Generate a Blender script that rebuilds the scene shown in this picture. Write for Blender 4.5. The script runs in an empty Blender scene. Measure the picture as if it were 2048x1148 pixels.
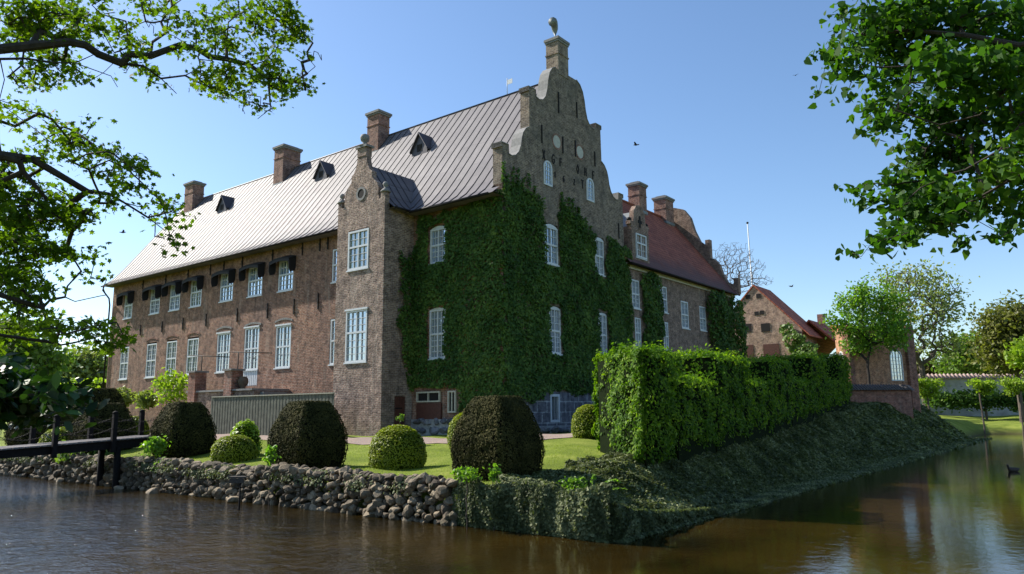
import bpy, math, random
import numpy as np
from math import radians, sin, cos, pi
from mathutils import Vector, Matrix
SC = bpy.context.scene
COL = SC.collection
random.seed(7); RNG = np.random.default_rng(11)

# ---------------------------------------------------------------- camera
EYE = 2.5                                  # eye height above the water (z = 0)
FPX, PIT, ROL, TH = 1495., radians(9.5), radians(-0.55), radians(52.0)
CX, CY = -0.40, 33.1                       # near corner of the manor
cp, sp, cr, sr = cos(PIT), sin(PIT), cos(ROL), sin(ROL)
cam_d = bpy.data.cameras.new("Camera"); cam = bpy.data.objects.new("Camera", cam_d); COL.objects.link(cam)
cam_d.sensor_width = 36; cam_d.lens = FPX / 2048 * 36; cam_d.clip_start = .1; cam_d.clip_end = 9000
right = Vector((cr, -sr*sp, sr*cp)); up = Vector((-sr, -cr*sp, cr*cp)); fwd = Vector((0, cp, sp))
M4 = Matrix((right, up, -fwd)).transposed().to_4x4(); M4.translation = (0, 0, EYE)
cam.matrix_world = M4
SC.camera = cam

# ---------------------------------------------------------------- sky, sun, exposure
SUN_EL, SUN_AZ = 40.0, 296.5                # azimuth clockwise from +Y
w = bpy.data.worlds.new("World"); SC.world = w; w.use_nodes = True
nt = w.node_tree
sky = nt.nodes.new('ShaderNodeTexSky'); sky.sky_type = 'NISHITA'; sky.sun_disc = False
sky.sun_elevation = radians(SUN_EL); sky.sun_rotation = radians(SUN_AZ)
sky.air_density = 1.0; sky.dust_density = 0.5; sky.ozone_density = 3.0; sky.altitude = 0
hs = nt.nodes.new('ShaderNodeHueSaturation'); hs.inputs['Saturation'].default_value = 1.06; hs.inputs['Value'].default_value = 1.18; nt.links.new(sky.outputs[0], hs.inputs['Color'])
nt.links.new(hs.outputs[0], nt.nodes['Background'].inputs[0]); nt.nodes['Background'].inputs[1].default_value = 0.095
sd = bpy.data.lights.new("Sun", 'SUN'); sd.energy = 5.0; sd.angle = radians(.5); sd.color = (1, .94, .84)
so = bpy.data.objects.new("Sun", sd); COL.objects.link(so)
sv = Vector((sin(radians(SUN_AZ))*cos(radians(SUN_EL)), cos(radians(SUN_AZ))*cos(radians(SUN_EL)), sin(radians(SUN_EL))))
so.rotation_euler = sv.to_track_quat('Z', 'Y').to_euler(); so.location = (-40, 0, 60)
SC.view_settings.view_transform = 'Standard'; SC.view_settings.look = 'None'
SC.view_settings.exposure = 0.8; SC.view_settings.gamma = 1
SC.render.engine = 'CYCLES'
SC.cycles.max_bounces = 6; SC.cycles.transparent_max_bounces = 6; SC.cycles.diffuse_bounces = 3; SC.cycles.glossy_bounces = 3
SC.cycles.caustics_reflective = False; SC.cycles.caustics_refractive = False

# ---------------------------------------------------------------- places: sight lines measured on the photograph
GV = np.array([cos(TH), sin(TH)]); LV = np.array([-sin(TH), cos(TH)])
def ray(px, py):
    a = (px-1024)/FPX; b = -(py-574)/FPX
    X = a*cr-b*sr; u = a*sr+b*cr
    return np.array([X, cp-u*sp, sp+u*cp])
def atY(px, py, Y):
    d = ray(px, py); p = d*(Y/d[1]); p[2] += EYE; return p
def onz(px, py, z):
    d = ray(px, py); p = d*((z-EYE)/d[2]); p[2] += EYE; return p
def loc(p): # world -> manor frame
    q = np.array([p[0]-CX, p[1]-CY]); return np.array([q@GV, q@LV, p[2]])
def wor(x, y, z=0):
    q = np.array([CX, CY])+GV*x+LV*y; return np.array([q[0], q[1], z])
def onx(px, py, x0):      # hits the plane local x = x0 -> (y, z)
    d = ray(px, py); P0 = np.array([CX, CY])+GV*x0
    t = (P0@GV)/(d[:2]@GV); q = d*t; return (q[:2]-P0)@LV, q[2]+EYE
def ony(px, py, y0):
    d = ray(px, py); P0 = np.array([CX, CY])+LV*y0
    t = (P0@LV)/(d[:2]@LV); q = d*t; return (q[:2]-P0)@GV, q[2]+EYE

# ---------------------------------------------------------------- naming helpers
def tag(o, label=None, cat=None, group=None, kind=None):
    if label: o['label'] = label
    if cat: o['category'] = cat
    if group: o['group'] = group
    if kind: o['kind'] = kind
    return o
def empty(name, loc_=(0, 0, 0), rz=0.0, label=None, cat=None, group=None):
    o = bpy.data.objects.new(name, None); COL.objects.link(o); o.location = loc_; o.rotation_euler = (0, 0, rz)
    o.empty_display_size = .2
    return tag(o, label, cat, group)
def copy_tree(o, parent=None):
    c = o.copy(); COL.objects.link(c); c.parent = parent
    for ch in list(o.children): copy_tree(ch, c)
    return c

class MB:
    def __init__(s): s.v = []; s.f = []; s.n = 0; s.sm = []
    def add(s, v, f, smooth=False):
        v = np.asarray(v, float).reshape(-1, 3); s.v.append(v)
        for q in f: s.f.append(tuple(int(i)+s.n for i in q)); s.sm.append(smooth)
        s.n += len(v); return s
    def box(s, a, b):
        x0, x1 = sorted((a[0], b[0])); y0, y1 = sorted((a[1], b[1])); z0, z1 = sorted((a[2], b[2]))
        v = [(x0,y0,z0),(x1,y0,z0),(x1,y1,z0),(x0,y1,z0),(x0,y0,z1),(x1,y0,z1),(x1,y1,z1),(x0,y1,z1)]
        return s.add(v, [(3,2,1,0),(4,5,6,7),(0,1,5,4),(1,2,6,5),(2,3,7,6),(3,0,4,7)])
    def quad(s, *p): return s.add(p, [tuple(range(len(p)))])
    def prism(s, pts, d):      # polygon extruded by vector d
        n = len(pts); p = np.array(pts, float); q = p+np.array(d)
        f = [tuple(range(n))[::-1], tuple(range(n, 2*n))]+[(i, (i+1) % n, n+(i+1) % n, n+i) for i in range(n)]
        return s.add(np.vstack([p, q]), f)
    def tube(s, P, R, k=6, cap=True, smooth=True):
        P = np.array(P, float); n = len(P); R = np.broadcast_to(np.array(R, float), (n,))
        T = np.gradient(P, axis=0) if n > 2 else np.repeat(P[1:]-P[:1], 2, 0)
        T /= np.linalg.norm(T, axis=1, keepdims=True)+1e-9
        ref = np.array([0., 0, 1]) if abs(T[:, 2]).mean() < .9 else np.array([1., 0, 0])
        A = np.cross(T, ref); A /= np.linalg.norm(A, axis=1, keepdims=True)+1e-9; B = np.cross(T, A)
        an = np.arange(k)*2*pi/k
        V = P[:, None]+R[:, None, None]*(np.cos(an)[None, :, None]*A[:, None]+np.sin(an)[None, :, None]*B[:, None])
        f = [(i*k+j, i*k+(j+1) % k, (i+1)*k+(j+1) % k, (i+1)*k+j) for i in range(n-1) for j in range(k)]
        if cap: f += [tuple(range(k))[::-1], tuple(range((n-1)*k, n*k))]
        return s.add(V.reshape(-1, 3), f, smooth)
    def lathe(s, prof, c=(0, 0, 0), k=16, smooth=True):
        V = [(c[0]+r*cos(2*pi*j/k), c[1]+r*sin(2*pi*j/k), c[2]+z) for r, z in prof for j in range(k)]
        n = len(prof)
        f = [(i*k+j, i*k+(j+1) % k, (i+1)*k+(j+1) % k, (i+1)*k+j) for i in range(n-1) for j in range(k)]
        f += [tuple(range(k))[::-1], tuple(range((n-1)*k, n*k))]
        return s.add(V, f, smooth)
    def build(s, name, mat, parent=None, **kw):
        me = bpy.data.meshes.new(name)
        me.from_pydata(np.vstack(s.v).tolist(), [], s.f); me.materials.append(mat)
        me.polygons.foreach_set('use_smooth', s.sm); me.update()
        o = bpy.data.objects.new(name, me); COL.objects.link(o); o.parent = parent
        return tag(o, **kw)

def fastmesh(name, V, nper, mat, parent=None, smooth=False, **kw):
    """V: (nfaces*nper,3) loose polygons of nper corners"""
    V = np.ascontiguousarray(V, dtype=np.float32).reshape(-1, 3); nf = len(V)//nper
    me = bpy.data.meshes.new(name)
    me.vertices.add(len(V)); me.vertices.foreach_set('co', V.ravel())
    me.loops.add(len(V)); me.loops.foreach_set('vertex_index', np.arange(len(V), dtype=np.int32))
    me.polygons.add(nf); me.polygons.foreach_set('loop_start', np.arange(0, len(V), nper, dtype=np.int32))
    me.polygons.foreach_set('loop_total', np.full(nf, nper, dtype=np.int32))
    me.update(calc_edges=True); me.materials.append(mat)
    o = bpy.data.objects.new(name, me); COL.objects.link(o); o.parent = parent
    return tag(o, **kw)

# ---------------------------------------------------------------- materials
class NT:
    def __init__(s, name):
        s.m = bpy.data.materials.new(name); s.m.use_nodes = True; s.t = s.m.node_tree
        s.b = s.t.nodes['Principled BSDF']; s.out = s.t.nodes['Material Output']
    def n(s, typ, **kw):
        nd = s.t.nodes.new('ShaderNode'+typ)
        for k, v in kw.items():
            if k[0] == '_': setattr(nd, k[1:], v)
        for k, v in kw.items():
            if k[0] != '_':
                key = int(k[1:]) if k[0] == 'i' and k[1:].isdigit() else k.replace('__', ' ')
                s.set(nd.inputs[key], v)
        return nd
    def set(s, inp, v):
        if isinstance(v, bpy.types.Node): v = v.outputs[0]
        if isinstance(v, bpy.types.NodeSocket): s.t.links.new(v, inp)
        else:
            if isinstance(v, (tuple, list)) and len(v) == 3 and inp.type == 'RGBA': v = (*v, 1)
            inp.default_value = v
    def mth(s, op, a, b=0.0, c=None, clamp=False):
        nd = s.n('Math', _operation=op, _use_clamp=clamp, i0=a, i1=b)
        if c is not None: s.set(nd.inputs[2], c)
        return nd.outputs[0]
    def mix(s, f, a, b, mode='MIX'):
        nd = s.t.nodes.new('ShaderNodeMix'); nd.data_type = 'RGBA'; nd.blend_type = mode
        s.set(nd.inputs[0], f); s.set(nd.inputs[6], a); s.set(nd.inputs[7], b); return nd.outputs[2]
    def ramp(s, f, pts):
        nd = s.t.nodes.new('ShaderNodeValToRGB'); s.set(nd.inputs[0], f); e = nd.color_ramp.elements
        while len(e) < len(pts): e.new(.5)
        for i, (p, c) in enumerate(pts): e[i].position = p; e[i].color = (*c, 1) if len(c) == 3 else c
        return nd.outputs[0]
    def noise(s, vec, sc, det=4, rough=.55, dist=0):
        return s.n('TexNoise', Vector=vec, Scale=sc, Detail=float(det), Roughness=rough, Distortion=float(dist)).outputs['Fac']
    def obj(s): return s.n('TexCoord').outputs['Object']
    def pos(s): return s.n('NewGeometry').outputs['Position']
    def P(s, **kw):
        for k, v in kw.items(): s.set(s.b.inputs[k.replace('__', ' ')], v)
        return s
    def bump(s, h, st=.5, d=.02, normal=None):
        nd = s.n('Bump', Height=h, Strength=st, Distance=d)
        if normal is not None: s.set(nd.inputs['Normal'], normal)
        s.set(s.b.inputs['Normal'], nd); return nd.outputs[0]
    def wallvec(s):
        sep = s.n('SeparateXYZ', i0=s.obj()); u = s.mth('ADD', sep.outputs[0], sep.outputs[1])
        return s.n('CombineXYZ', X=u, Y=sep.outputs[2]).outputs[0], sep

def brick(name, c1, c2, mortar, patch=(.3, .2, .15), patch_amt=.5, bump=.6, bw=.25, bh=.085, ms=.012, rough_wall=.5, dark=(.05, .04, .035)):
    t = NT(name); v, sep = t.wallvec(); o = t.obj()
    warp = t.n('TexNoise', Vector=o, Scale=1.3, Detail=3.0)
    v2 = t.n('VectorMath', _operation='MULTIPLY_ADD', i0=warp.outputs['Color'], i1=(.05, .04, 0), i2=v).outputs[0]
    b = t.n('TexBrick', Vector=v2, Color1=c1, Color2=c2, Mortar=mortar, Scale=1.0, Mortar__Size=ms, Mortar__Smooth=.3, Bias=-.1, Brick__Width=bw, Row__Height=bh)
    b.offset = .5
    # single odd bricks, burnt or pale
    b2 = t.n('TexBrick', Vector=v2, Color1=(0, 0, 0), Color2=(1, 1, 1), Mortar=(.5, .5, .5), Scale=1.0, Mortar__Size=ms, Bias=0.0, Brick__Width=bw, Row__Height=bh); b2.offset = .5
    odd = t.ramp(t.n('TexNoise', Vector=t.n('VectorMath', _operation='MULTIPLY', i0=v2, i1=(4.1, 11.9, 1)).outputs[0], Scale=1.0, Detail=1.0).outputs[0], [(.58, (0, 0, 0)), (.64, (1, 1, 1))])
    col = t.mix(t.mth('MULTIPLY', odd, .55), b.outputs['Color'], dark)
    n1 = t.ramp(t.noise(o, .35, 5, .6, .4), [(.38, (0, 0, 0)), (.66, (1, 1, 1))])
    col = t.mix(t.mth('MULTIPLY', n1, patch_amt), col, patch)
    n2 = t.ramp(t.noise(o, 2.6, 6, .7), [(.35, (.5, .5, .52)), (.68, (1.35, 1.33, 1.3))])
    col = t.mix(1.0, col, n2, 'MULTIPLY')
    stv = t.n('VectorMath', _operation='MULTIPLY', i0=o, i1=(1.1, 1.1, .16)).outputs[0]
    col = t.mix(t.mth('MULTIPLY', t.ramp(t.noise(stv, 1.6, 4, .6), [(.56, (0,)*3), (.7, (1,)*3)]), .3), col, mortar)
    col = t.mix(t.mth('MULTIPLY', t.ramp(t.noise(stv, 2.3, 4, .6, .5), [(.58, (0,)*3), (.72, (1,)*3)]), .5), col, dark)
    n3 = t.ramp(t.noise(o, 9, 3, .6), [(.3, (.75, .75, .75)), (.7, (1.2, 1.2, 1.2))])
    col = t.mix(.8, col, n3, 'MULTIPLY')
    t.P(Base__Color=col, Roughness=.9, Specular__IOR__Level=.2)
    h = t.mth('ADD', t.mth('MULTIPLY', b.outputs['Fac'], -.35), t.mth('ADD', t.mth('MULTIPLY', t.noise(v2, 7, 4, .7), 1.1*rough_wall), t.mth('MULTIPLY', b2.outputs['Color'], .35)))
    h = t.mth('ADD', h, t.mth('MULTIPLY', t.noise(o, 1.6, 3), 1.3*rough_wall))
    t.bump(h, bump, .05)
    return t.m

def plain(name, c, rough=.6, metal=0, var=.25, sc=6, bump=.15, spec=.4):
    t = NT(name); o = t.obj(); n = t.ramp(t.noise(o, sc, 5, .65), [(.3, (1-var,)*3), (.7, (1+var,)*3)])
    t.P(Base__Color=t.mix(1.0, c, n, 'MULTIPLY'), Roughness=rough, Metallic=float(metal), Specular__IOR__Level=spec)
    if bump: t.bump(t.noise(o, sc*4, 4), bump, .02)
    return t.m

def leafmat(name, stops, trans=.4, rough=.5, spec=.35, tcol=None, nsc=.9, namt=.5):
    """colour varies from leaf to leaf and from clump to clump (young and old growth)"""
    t = NT(name); g = t.n('NewGeometry')
    r = g.outputs['Random Per Island']; p = t.obj()
    f = t.mth('ADD', t.mth('MULTIPLY', r, 1-namt), t.mth('MULTIPLY', t.ramp(t.noise(p, nsc, 3), [(.3, (0,)*3), (.7, (1,)*3)]), namt))
    k = len(stops); col = t.ramp(f, [(i/(k-1), c) for i, c in enumerate(stops)])
    t.P(Base__Color=col, Roughness=rough, Specular__IOR__Level=spec)
    tr = t.n('BsdfTranslucent', Color=t.mix(1.0, col, tcol or (1.5, 1.7, .55), 'MULTIPLY'))
    mx = t.n('MixShader', i0=trans, i1=t.b.outputs[0], i2=tr.outputs[0])
    t.t.links.new(mx.outputs[0], t.out.inputs[0]); return t.m

M = {}
M['brick_left'] = brick('brick_left', (.28, .11, .062), (.38, .185, .115), (.45, .38, .31), (.17, .115, .1), .6, 1.1)
M['brick_turret'] = brick('brick_turret', (.24, .15, .115), (.4, .27, .215), (.5, .44, .38), (.17, .13, .11), .6, 1.0, rough_wall=.9)
M['brick_gable'] = brick('brick_gable', (.2, .14, .105), (.3, .225, .165), (.36, .32, .27), (.15, .14, .12), .65, .7)
M['brick_chimney'] = brick('brick_chimney', (.24, .1, .07), (.33, .16, .115), (.4, .34, .3), (.2, .13, .11), .5, .7)
M['brick_wing'] = brick('brick_wing', (.22, .13, .1), (.3, .19, .14), (.38, .33, .28), (.2, .15, .12), .5, .6)
M['brick_barn'] = brick('brick_barn', (.42, .25, .19), (.52, .34, .26), (.48, .4, .33), (.3, .22, .17), .5, .9, rough_wall=.8)
M['brick_chapel'] = brick('brick_chapel', (.4, .17, .08), (.5, .25, .13), (.45, .36, .28), (.3, .15, .09), .5, .5)
M['brick_pier'] = brick('brick_pier', (.26, .09, .055), (.34, .14, .09), (.36, .3, .26), (.16, .1, .08), .5, .6)
M['granite'] = brick('granite', (.13, .13, .15), (.2, .19, .21), (.42, .42, .42), (.17, .17, .19), .4, .5, bw=.78, bh=.5, ms=.035, dark=(.09, .09, .11))
M['white'] = plain('white_paint', (.56, .58, .6), .45, 0, .08, 12, .05)
M['cream'] = plain('cream_paint', (.42, .4, .33), .5, 0, .2, 8, .05)
M['iron'] = plain('black_iron', (.016, .014, .014), .7, 0, .3, 9, .1, .2)
M['awning'] = plain('black_awning_cloth', (.012, .012, .014), .8, 0, .3, 20, .2)
M['lead'] = plain('weathered_lead', (.17, .19, .2), .55, .2, .25, 3, .1)
M['stonecap'] = plain('stone_coping', (.19, .185, .18), .8, 0, .25, 8, .2)
M['darkwood'] = plain('tarred_wood', (.012, .01, .01), .8, 0, .4, 14, .3, .15)
M['darkhole'] = plain('dark_opening', (.012, .01, .01), .9, 0, .2, 3, 0)
M['bark'] = plain('dark_bark', (.035, .027, .022), .9, 0, .4, 12, .8)
M['bark_grey'] = plain('grey_bark', (.1, .08, .065), .9, 0, .3, 12, .6)
M['door'] = plain('brown_door_paint', (.085, .03, .02), .6, 0, .3, 9, .2)

def mat_glass(name, c, refl, c2=None):
    t = NT(name); o = t.obj(); n = t.noise(o, 1.4, 2); f = t.ramp(n, [(.35, (0,)*3), (.65, (1,)*3)])
    t.P(Base__Color=t.mix(f, c, c2 or tuple(k*1.5 for k in c)), Roughness=.3, Specular__IOR__Level=.3)
    gl = t.n('BsdfGlossy', Color=(.85, .93, 1), Roughness=.03)
    bn = t.n('Bump', Height=t.noise(t.obj(), 2.2, 2), Strength=.35, Distance=.04); t.set(gl.inputs['Normal'], bn)
    mx = t.n('MixShader', i0=refl, i1=t.b.outputs[0], i2=gl.outputs[0]); t.t.links.new(mx.outputs[0], t.out.inputs[0]); return t.m
M['glass_a'] = mat_glass('glass_with_pale_curtain', (.13, .17, .19), .4)
M['glass_b'] = mat_glass('glass_dark_room', (.035, .04, .05), .38, (.1, .12, .12))
M['glass_c'] = mat_glass('glass_sky', (.12, .2, .32), .6)
M['glass_g'] = mat_glass('glass_foliage_reflection', (.05, .075, .03), .3, (.16, .2, .06))  # reflection of sunlit green foliage painted into the pane colour

def mat_roof():
    t = NT('standing_seam_metal'); o = t.obj()
    n = t.ramp(t.noise(o, .5, 5, .6), [(.3, (.8, .8, .82)), (.7, (1.12, 1.1, 1.1))])
    sp_ = t.n('SeparateXYZ', i0=o); pv = t.n('CombineXYZ', X=t.mth('MULTIPLY', sp_.outputs[2], 1.25), Y=t.mth('ADD', sp_.outputs[1], -.9)).outputs[0]
    pb = t.n('TexBrick', Vector=pv, Color1=(.118, .11, .122), Color2=(.16, .15, .157), Mortar=(.08, .075, .08), Scale=1.0, Mortar__Size=.012, Mortar__Smooth=.2, Brick__Width=3.1, Row__Height=.58); pb.offset = .37
    col = t.mix(1.0, pb.outputs['Color'], n, 'MULTIPLY')
    st = t.n('TexNoise', Vector=t.n('VectorMath', _operation='MULTIPLY', i0=o, i1=(.5, 6, .5)).outputs[0], Scale=1.5, Detail=4.0).outputs[0]
    col = t.mix(.6, col, t.ramp(st, [(.35, (.82, .8, .8)), (.65, (1.08, 1.08, 1.08))]), 'MULTIPLY')
    t.P(Base__Color=col, Roughness=.62, Metallic=0.0, Specular__IOR__Level=.22)
    t.bump(t.mth('SUBTRACT', t.noise(o, 1.7, 4), t.mth('MULTIPLY', pb.outputs['Fac'], .3)), .45, .04); return t.m
M['roof'] = mat_roof()
M['seam'] = plain('roof_seam', (.06, .052, .058), .5, .2, .2, 4, 0)
def mat_tiles(name, c1, c2, lichen, zlo, zhi):
    t = NT(name); o = t.obj(); v, sep = t.wallvec()
    b = t.n('TexBrick', Vector=v, Color1=c1, Color2=c2, Mortar=(.05, .02, .018), Scale=1.0, Mortar__Size=.018, Mortar__Smooth=.6, Brick__Width=.24, Row__Height=.24); b.offset = .0
    col = t.mix(1.0, b.outputs['Color'], t.ramp(t.noise(o, 1.2, 6, .7), [(.3, (.6, .6, .62)), (.7, (1.3, 1.25, 1.2))]), 'MULTIPLY')
    zf = t.n('MapRange', Value=sep.outputs[2]); zf.inputs[1].default_value = zlo; zf.inputs[2].default_value = zhi; zf.inputs[3].default_value = 1; zf.inputs[4].default_value = 0
    f = t.mth('MULTIPLY', t.ramp(t.mth('ADD', zf.outputs[0], t.mth('SUBTRACT', t.noise(o, .6, 5, .7), .5)), [(.35, (0,)*3), (.7, (1,)*3)]), .75)
    col = t.mix(f, col, lichen)
    t.P(Base__Color=col, Roughness=.8, Specular__IOR__Level=.25); t.bump(t.mth('SUBTRACT', t.noise(o, 5, 3), b.outputs['Fac']), .6, .04); return t.m
M['tiles'] = mat_tiles('red_clay_tiles', (.27, .08, .052), (.36, .12, .075), (.085, .055, .055), 10.4, 13.8)
M['tiles_far'] = mat_tiles('old_red_tiles', (.38, .1, .06), (.48, .16, .09), (.1, .06, .06), -50, -40)

M['yew'] = leafmat('yew_needles', [(.016, .018, .006), (.04, .04, .012), (.09, .08, .025)], .06, .8, .08, nsc=2.2)
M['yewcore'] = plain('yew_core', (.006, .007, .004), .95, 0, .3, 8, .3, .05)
M['box'] = leafmat('box_leaves', [(.1, .13, .006), (.19, .23, .01), (.33, .35, .02)], .3, .5, .3, nsc=2)
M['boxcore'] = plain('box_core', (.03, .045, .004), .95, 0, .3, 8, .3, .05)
M['beech'] = leafmat('beech_leaves', [(.03, .08, .01), (.085, .17, .015), (.27, .38, .03)], .38, .6, .12, (1.6, 1.8, .4), nsc=1.2)
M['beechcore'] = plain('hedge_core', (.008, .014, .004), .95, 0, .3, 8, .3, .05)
M['ivy'] = leafmat('climbing_ivy_leaves', [(.022, .052, .014), (.058, .12, .026), (.16, .24, .05)], .26, .6, .12, nsc=.8)
M['groundivy'] = leafmat('ground_cover_leaves', [(.03, .042, .018), (.09, .11, .045), (.34, .36, .19)], .22, .6, .15, nsc=1.1)
M['maple'] = leafmat('maple_leaves', [(.03, .065, .006), (.07, .13, .01), (.13, .19, .016)], .5, .6, .1, (1.9, 2.0, .5), nsc=.7)
M['linden'] = leafmat('linden_leaves', [(.018, .055, .01), (.035, .09, .014), (.09, .16, .018)], .42, .6, .12, (2.0, 2.2, .5), nsc=.6)
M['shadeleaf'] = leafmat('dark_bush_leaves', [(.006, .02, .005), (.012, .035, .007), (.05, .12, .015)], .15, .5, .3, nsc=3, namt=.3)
M['spring'] = leafmat('pale_spring_leaves', [(.12, .16, .05), (.2, .24, .08), (.3, .32, .13)], .4, .5, .3, nsc=.3)
M['oliveleaf'] = leafmat('olive_leaves', [(.08, .09, .02), (.14, .15, .035), (.2, .2, .05)], .35, .5, .3, nsc=.3)
M['midgreen'] = leafmat('mid_green_leaves', [(.06, .12, .022), (.12, .2, .035), (.2, .28, .06)], .35, .5, .3, nsc=.3)
M['lime'] = leafmat('lime_leaves', [(.12, .2, .015), (.22, .32, .03), (.32, .4, .05)], .45, .45, .3, nsc=1)
M['weed'] = leafmat('weed_leaves', [(.07, .16, .015), (.14, .26, .03), (.24, .36, .05)], .45, .45, .3, nsc=2)

def mat_ground():
    t = NT('lawn_grass'); p = t.pos()
    n = t.noise(p, .8, 5, .6); n2 = t.noise(p, 14, 5, .7)
    col = t.ramp(t.mth('ADD', t.mth('MULTIPLY', n, .6), t.mth('MULTIPLY', n2, .4)), [(.32, (.08, .12, .015)), (.5, (.17, .22, .028)), (.68, (.3, .32, .07))])
    sepn = t.n('SeparateXYZ', i0=p)
    mud = t.n('MapRange', Value=sepn.outputs[2]); mud.inputs[1].default_value = -.1; mud.inputs[2].default_value = .55; mud.inputs[3].default_value = 1; mud.inputs[4].default_value = 0
    col = t.mix(mud.outputs[0], col, (.045, .032, .018))
    t.P(Base__Color=col, Roughness=.9, Specular__IOR__Level=.15); t.bump(t.mth('ADD', n2, t.noise(p, 60, 2)), .8, .04); return t.m
M['ground'] = mat_ground()
M['grass'] = leafmat('grass_blades', [(.12, .18, .015), (.22, .28, .028), (.34, .36, .08)], .35, .5, .25, nsc=.8)
def mat_gravel():
    t = NT('pink_gravel'); p = t.pos(); v = t.n('TexVoronoi', Vector=p, Scale=40.0)
    col = t.mix(t.noise(p, 1.5, 4), (.3, .22, .18), (.4, .32, .28)); col = t.mix(.35, col, v.outputs['Color'], 'MULTIPLY')
    t.P(Base__Color=col, Roughness=.95, Specular__IOR__Level=.1); t.bump(v.outputs['Distance'], .6, .02); return t.m
M['gravel'] = mat_gravel()
def mat_stone(name, a, b):
    t = NT(name); g = t.n('NewGeometry'); o = t.obj()
    col = t.ramp(g.outputs['Random Per Island'], [(0, a), (.5, tuple((i+j)/2 for i, j in zip(a, b))), (1, b)])
    col = t.mix(1.0, col, t.ramp(t.noise(o, 9, 6, .7), [(.3, (.5, .5, .5)), (.7, (1.35, 1.3, 1.25))]), 'MULTIPLY')
    moss = t.ramp(t.noise(o, 3, 4), [(.56, (0,)*3), (.68, (1,)*3)])
    col = t.mix(t.mth('MULTIPLY', moss, .5), col, (.04, .05, .018))
    t.P(Base__Color=col, Roughness=.85, Specular__IOR__Level=.3); t.bump(t.noise(o, 22, 6, .7), .8, .03); return t.m
M['stone'] = mat_stone('field_stone', (.055, .042, .028), (.3, .245, .17))
M['rubble'] = mat_stone('foundation_boulder', (.08, .08, .09), (.25, .25, .27))
M['mortar'] = plain('lime_mortar', (.3, .3, .29), .9, 0, .3, 6, .4)
M['earth'] = plain('dark_earth', (.03, .022, .015), .95, 0, .4, 5, .6, .1)

def mat_water():
    t = NT('moat_water'); p = t.pos()
    n = t.noise(p, .25, 3); 
    col = t.mix(t.ramp(n, [(.35, (0,)*3), (.65, (1,)*3)]), (.009, .0065, .002), (.036, .022, .004))
    t.P(Base__Color=col, Roughness=.04, Specular__IOR__Level=.5, IOR=1.42)
    v = t.n('VectorMath', _operation='MULTIPLY', i0=p, i1=(1, 1, 1)).outputs[0]
    w1 = t.noise(v, 3.4, 4, .6, .8); w2 = t.noise(p, 1.3, 2, .5); w3 = t.noise(p, 16, 2)
    # breeze: ripples are livelier on the left arm than on the sheltered right arm
    sepn = t.n('SeparateXYZ', i0=p)
    mr = t.n('MapRange', Value=sepn.outputs[0]); mr.inputs[1].default_value = -9; mr.inputs[2].default_value = 1; mr.inputs[3].default_value = 1.0; mr.inputs[4].default_value = .045
    h = t.mth('MULTIPLY', t.mth('ADD', t.mth('ADD', w1, t.mth('MULTIPLY', w2, .8)), t.mth('MULTIPLY', w3, .25)), mr.outputs[0])
    t.bump(h, 1.0, .075); return t.m
M['water'] = mat_water()

# ================================================================ SETTING: terrain
XS, YS = -12.75, -12.9                     # left shore (local x) and right shore (local y) of the island
def sstep(a, b, x): t = np.clip((x-a)/(b-a), 0, 1); return t*t*(3-2*t)
def height(x, y):
    x = np.asarray(x, float); y = np.asarray(y, float)
    wob = .12*np.sin(x*.9+1)+.1*np.sin(y*1.3)
    d1 = x-XS; d2 = y-YS
    dd = np.minimum(d1, d2)
    top = .92+.53*sstep(0, 9.5, dd)-.2*(1-sstep(0, 3.2, np.hypot(d1, d2)))+.28*np.exp(-((x+7.6)**2+(y+10.2)**2)/7)
    s = x-XS
    top = top+(1.5*(np.clip(s-4, 0, 38)/34)**1.15-1.6*sstep(52, 66, s)*(1-sstep(14, 22, d2)))*(1-sstep(6, 13, d2)*(1-sstep(24, 40, x))) + .35*sstep(0,8,y)*(1-sstep(-11,-6,x))*sstep(0,4,d1)
    wid = .75+.5*sstep(0, 4, s)+.11*np.clip(s-4, 0, 22)
    bank = np.clip(d2/wid, 0, 1)**.9; nb_ = .58*np.clip(d2/.28, 0, 1)+.42*np.clip((d2-.28)/1.5, 0, 1); kk = sstep(5, 11, s); bank = bank*kk+nb_*(1-kk)
    wall = np.clip(d1/.18, 0, 1)
    isl = -1.0+(top+1.0)*np.minimum(bank, wall)
    isl = np.where(np.minimum(d1, d2) < 0, -1.0, isl)
    # far side: beyond the end of the right arm the land comes round in front
    far = .8+1.3*sstep(0, 50, x-66)
    dfar = (x-60)+.35*(y+13)
    fl = -1.0+(far+1.0)*np.clip(dfar/3.0, 0, 1)
    out = np.maximum(isl, np.where(y < YS+6, fl, -1.0))
    # the near bank, behind and beside the camera
    q = (CX+GV[0]*x+LV[0]*y, CY+GV[1]*x+LV[1]*y)
    nearb = -1+(2.0)*np.clip((6.5+.04*q[0]-q[1])/1.5, 0, 1)
    leftb = -1+(2.6)*np.clip((-27.5-x)/1.6, 0, 1)
    rb = -1+2.4*np.clip((-38-y)/2, 0, 1)
    out = np.maximum(out, np.maximum(nearb, np.maximum(leftb, rb)))
    # far left the moat ends too
    out = np.maximum(out, -1+2.6*np.clip((y-58)/3, 0, 1))
    return out+np.where(out > .6, .035*np.sin(x*1.7+y*.8)+.03*np.sin(y*2.3-x), 0)
def hz(x, y): return float(height(x, y))
def hw(X, Y):
    l = loc((X, Y, 0)); return hz(l[0], l[1])
def axis(lo, hi, step, far):
    a = list(np.arange(lo, hi+1e-6, step)); s = step
    v = hi
    while v < far: s *= 1.25; v += s; a.append(v)
    s = step; v = lo
    while v > -far: s *= 1.25; v -= s; a.insert(0, v)
    return np.array(a)
frame_rot = TH
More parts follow.
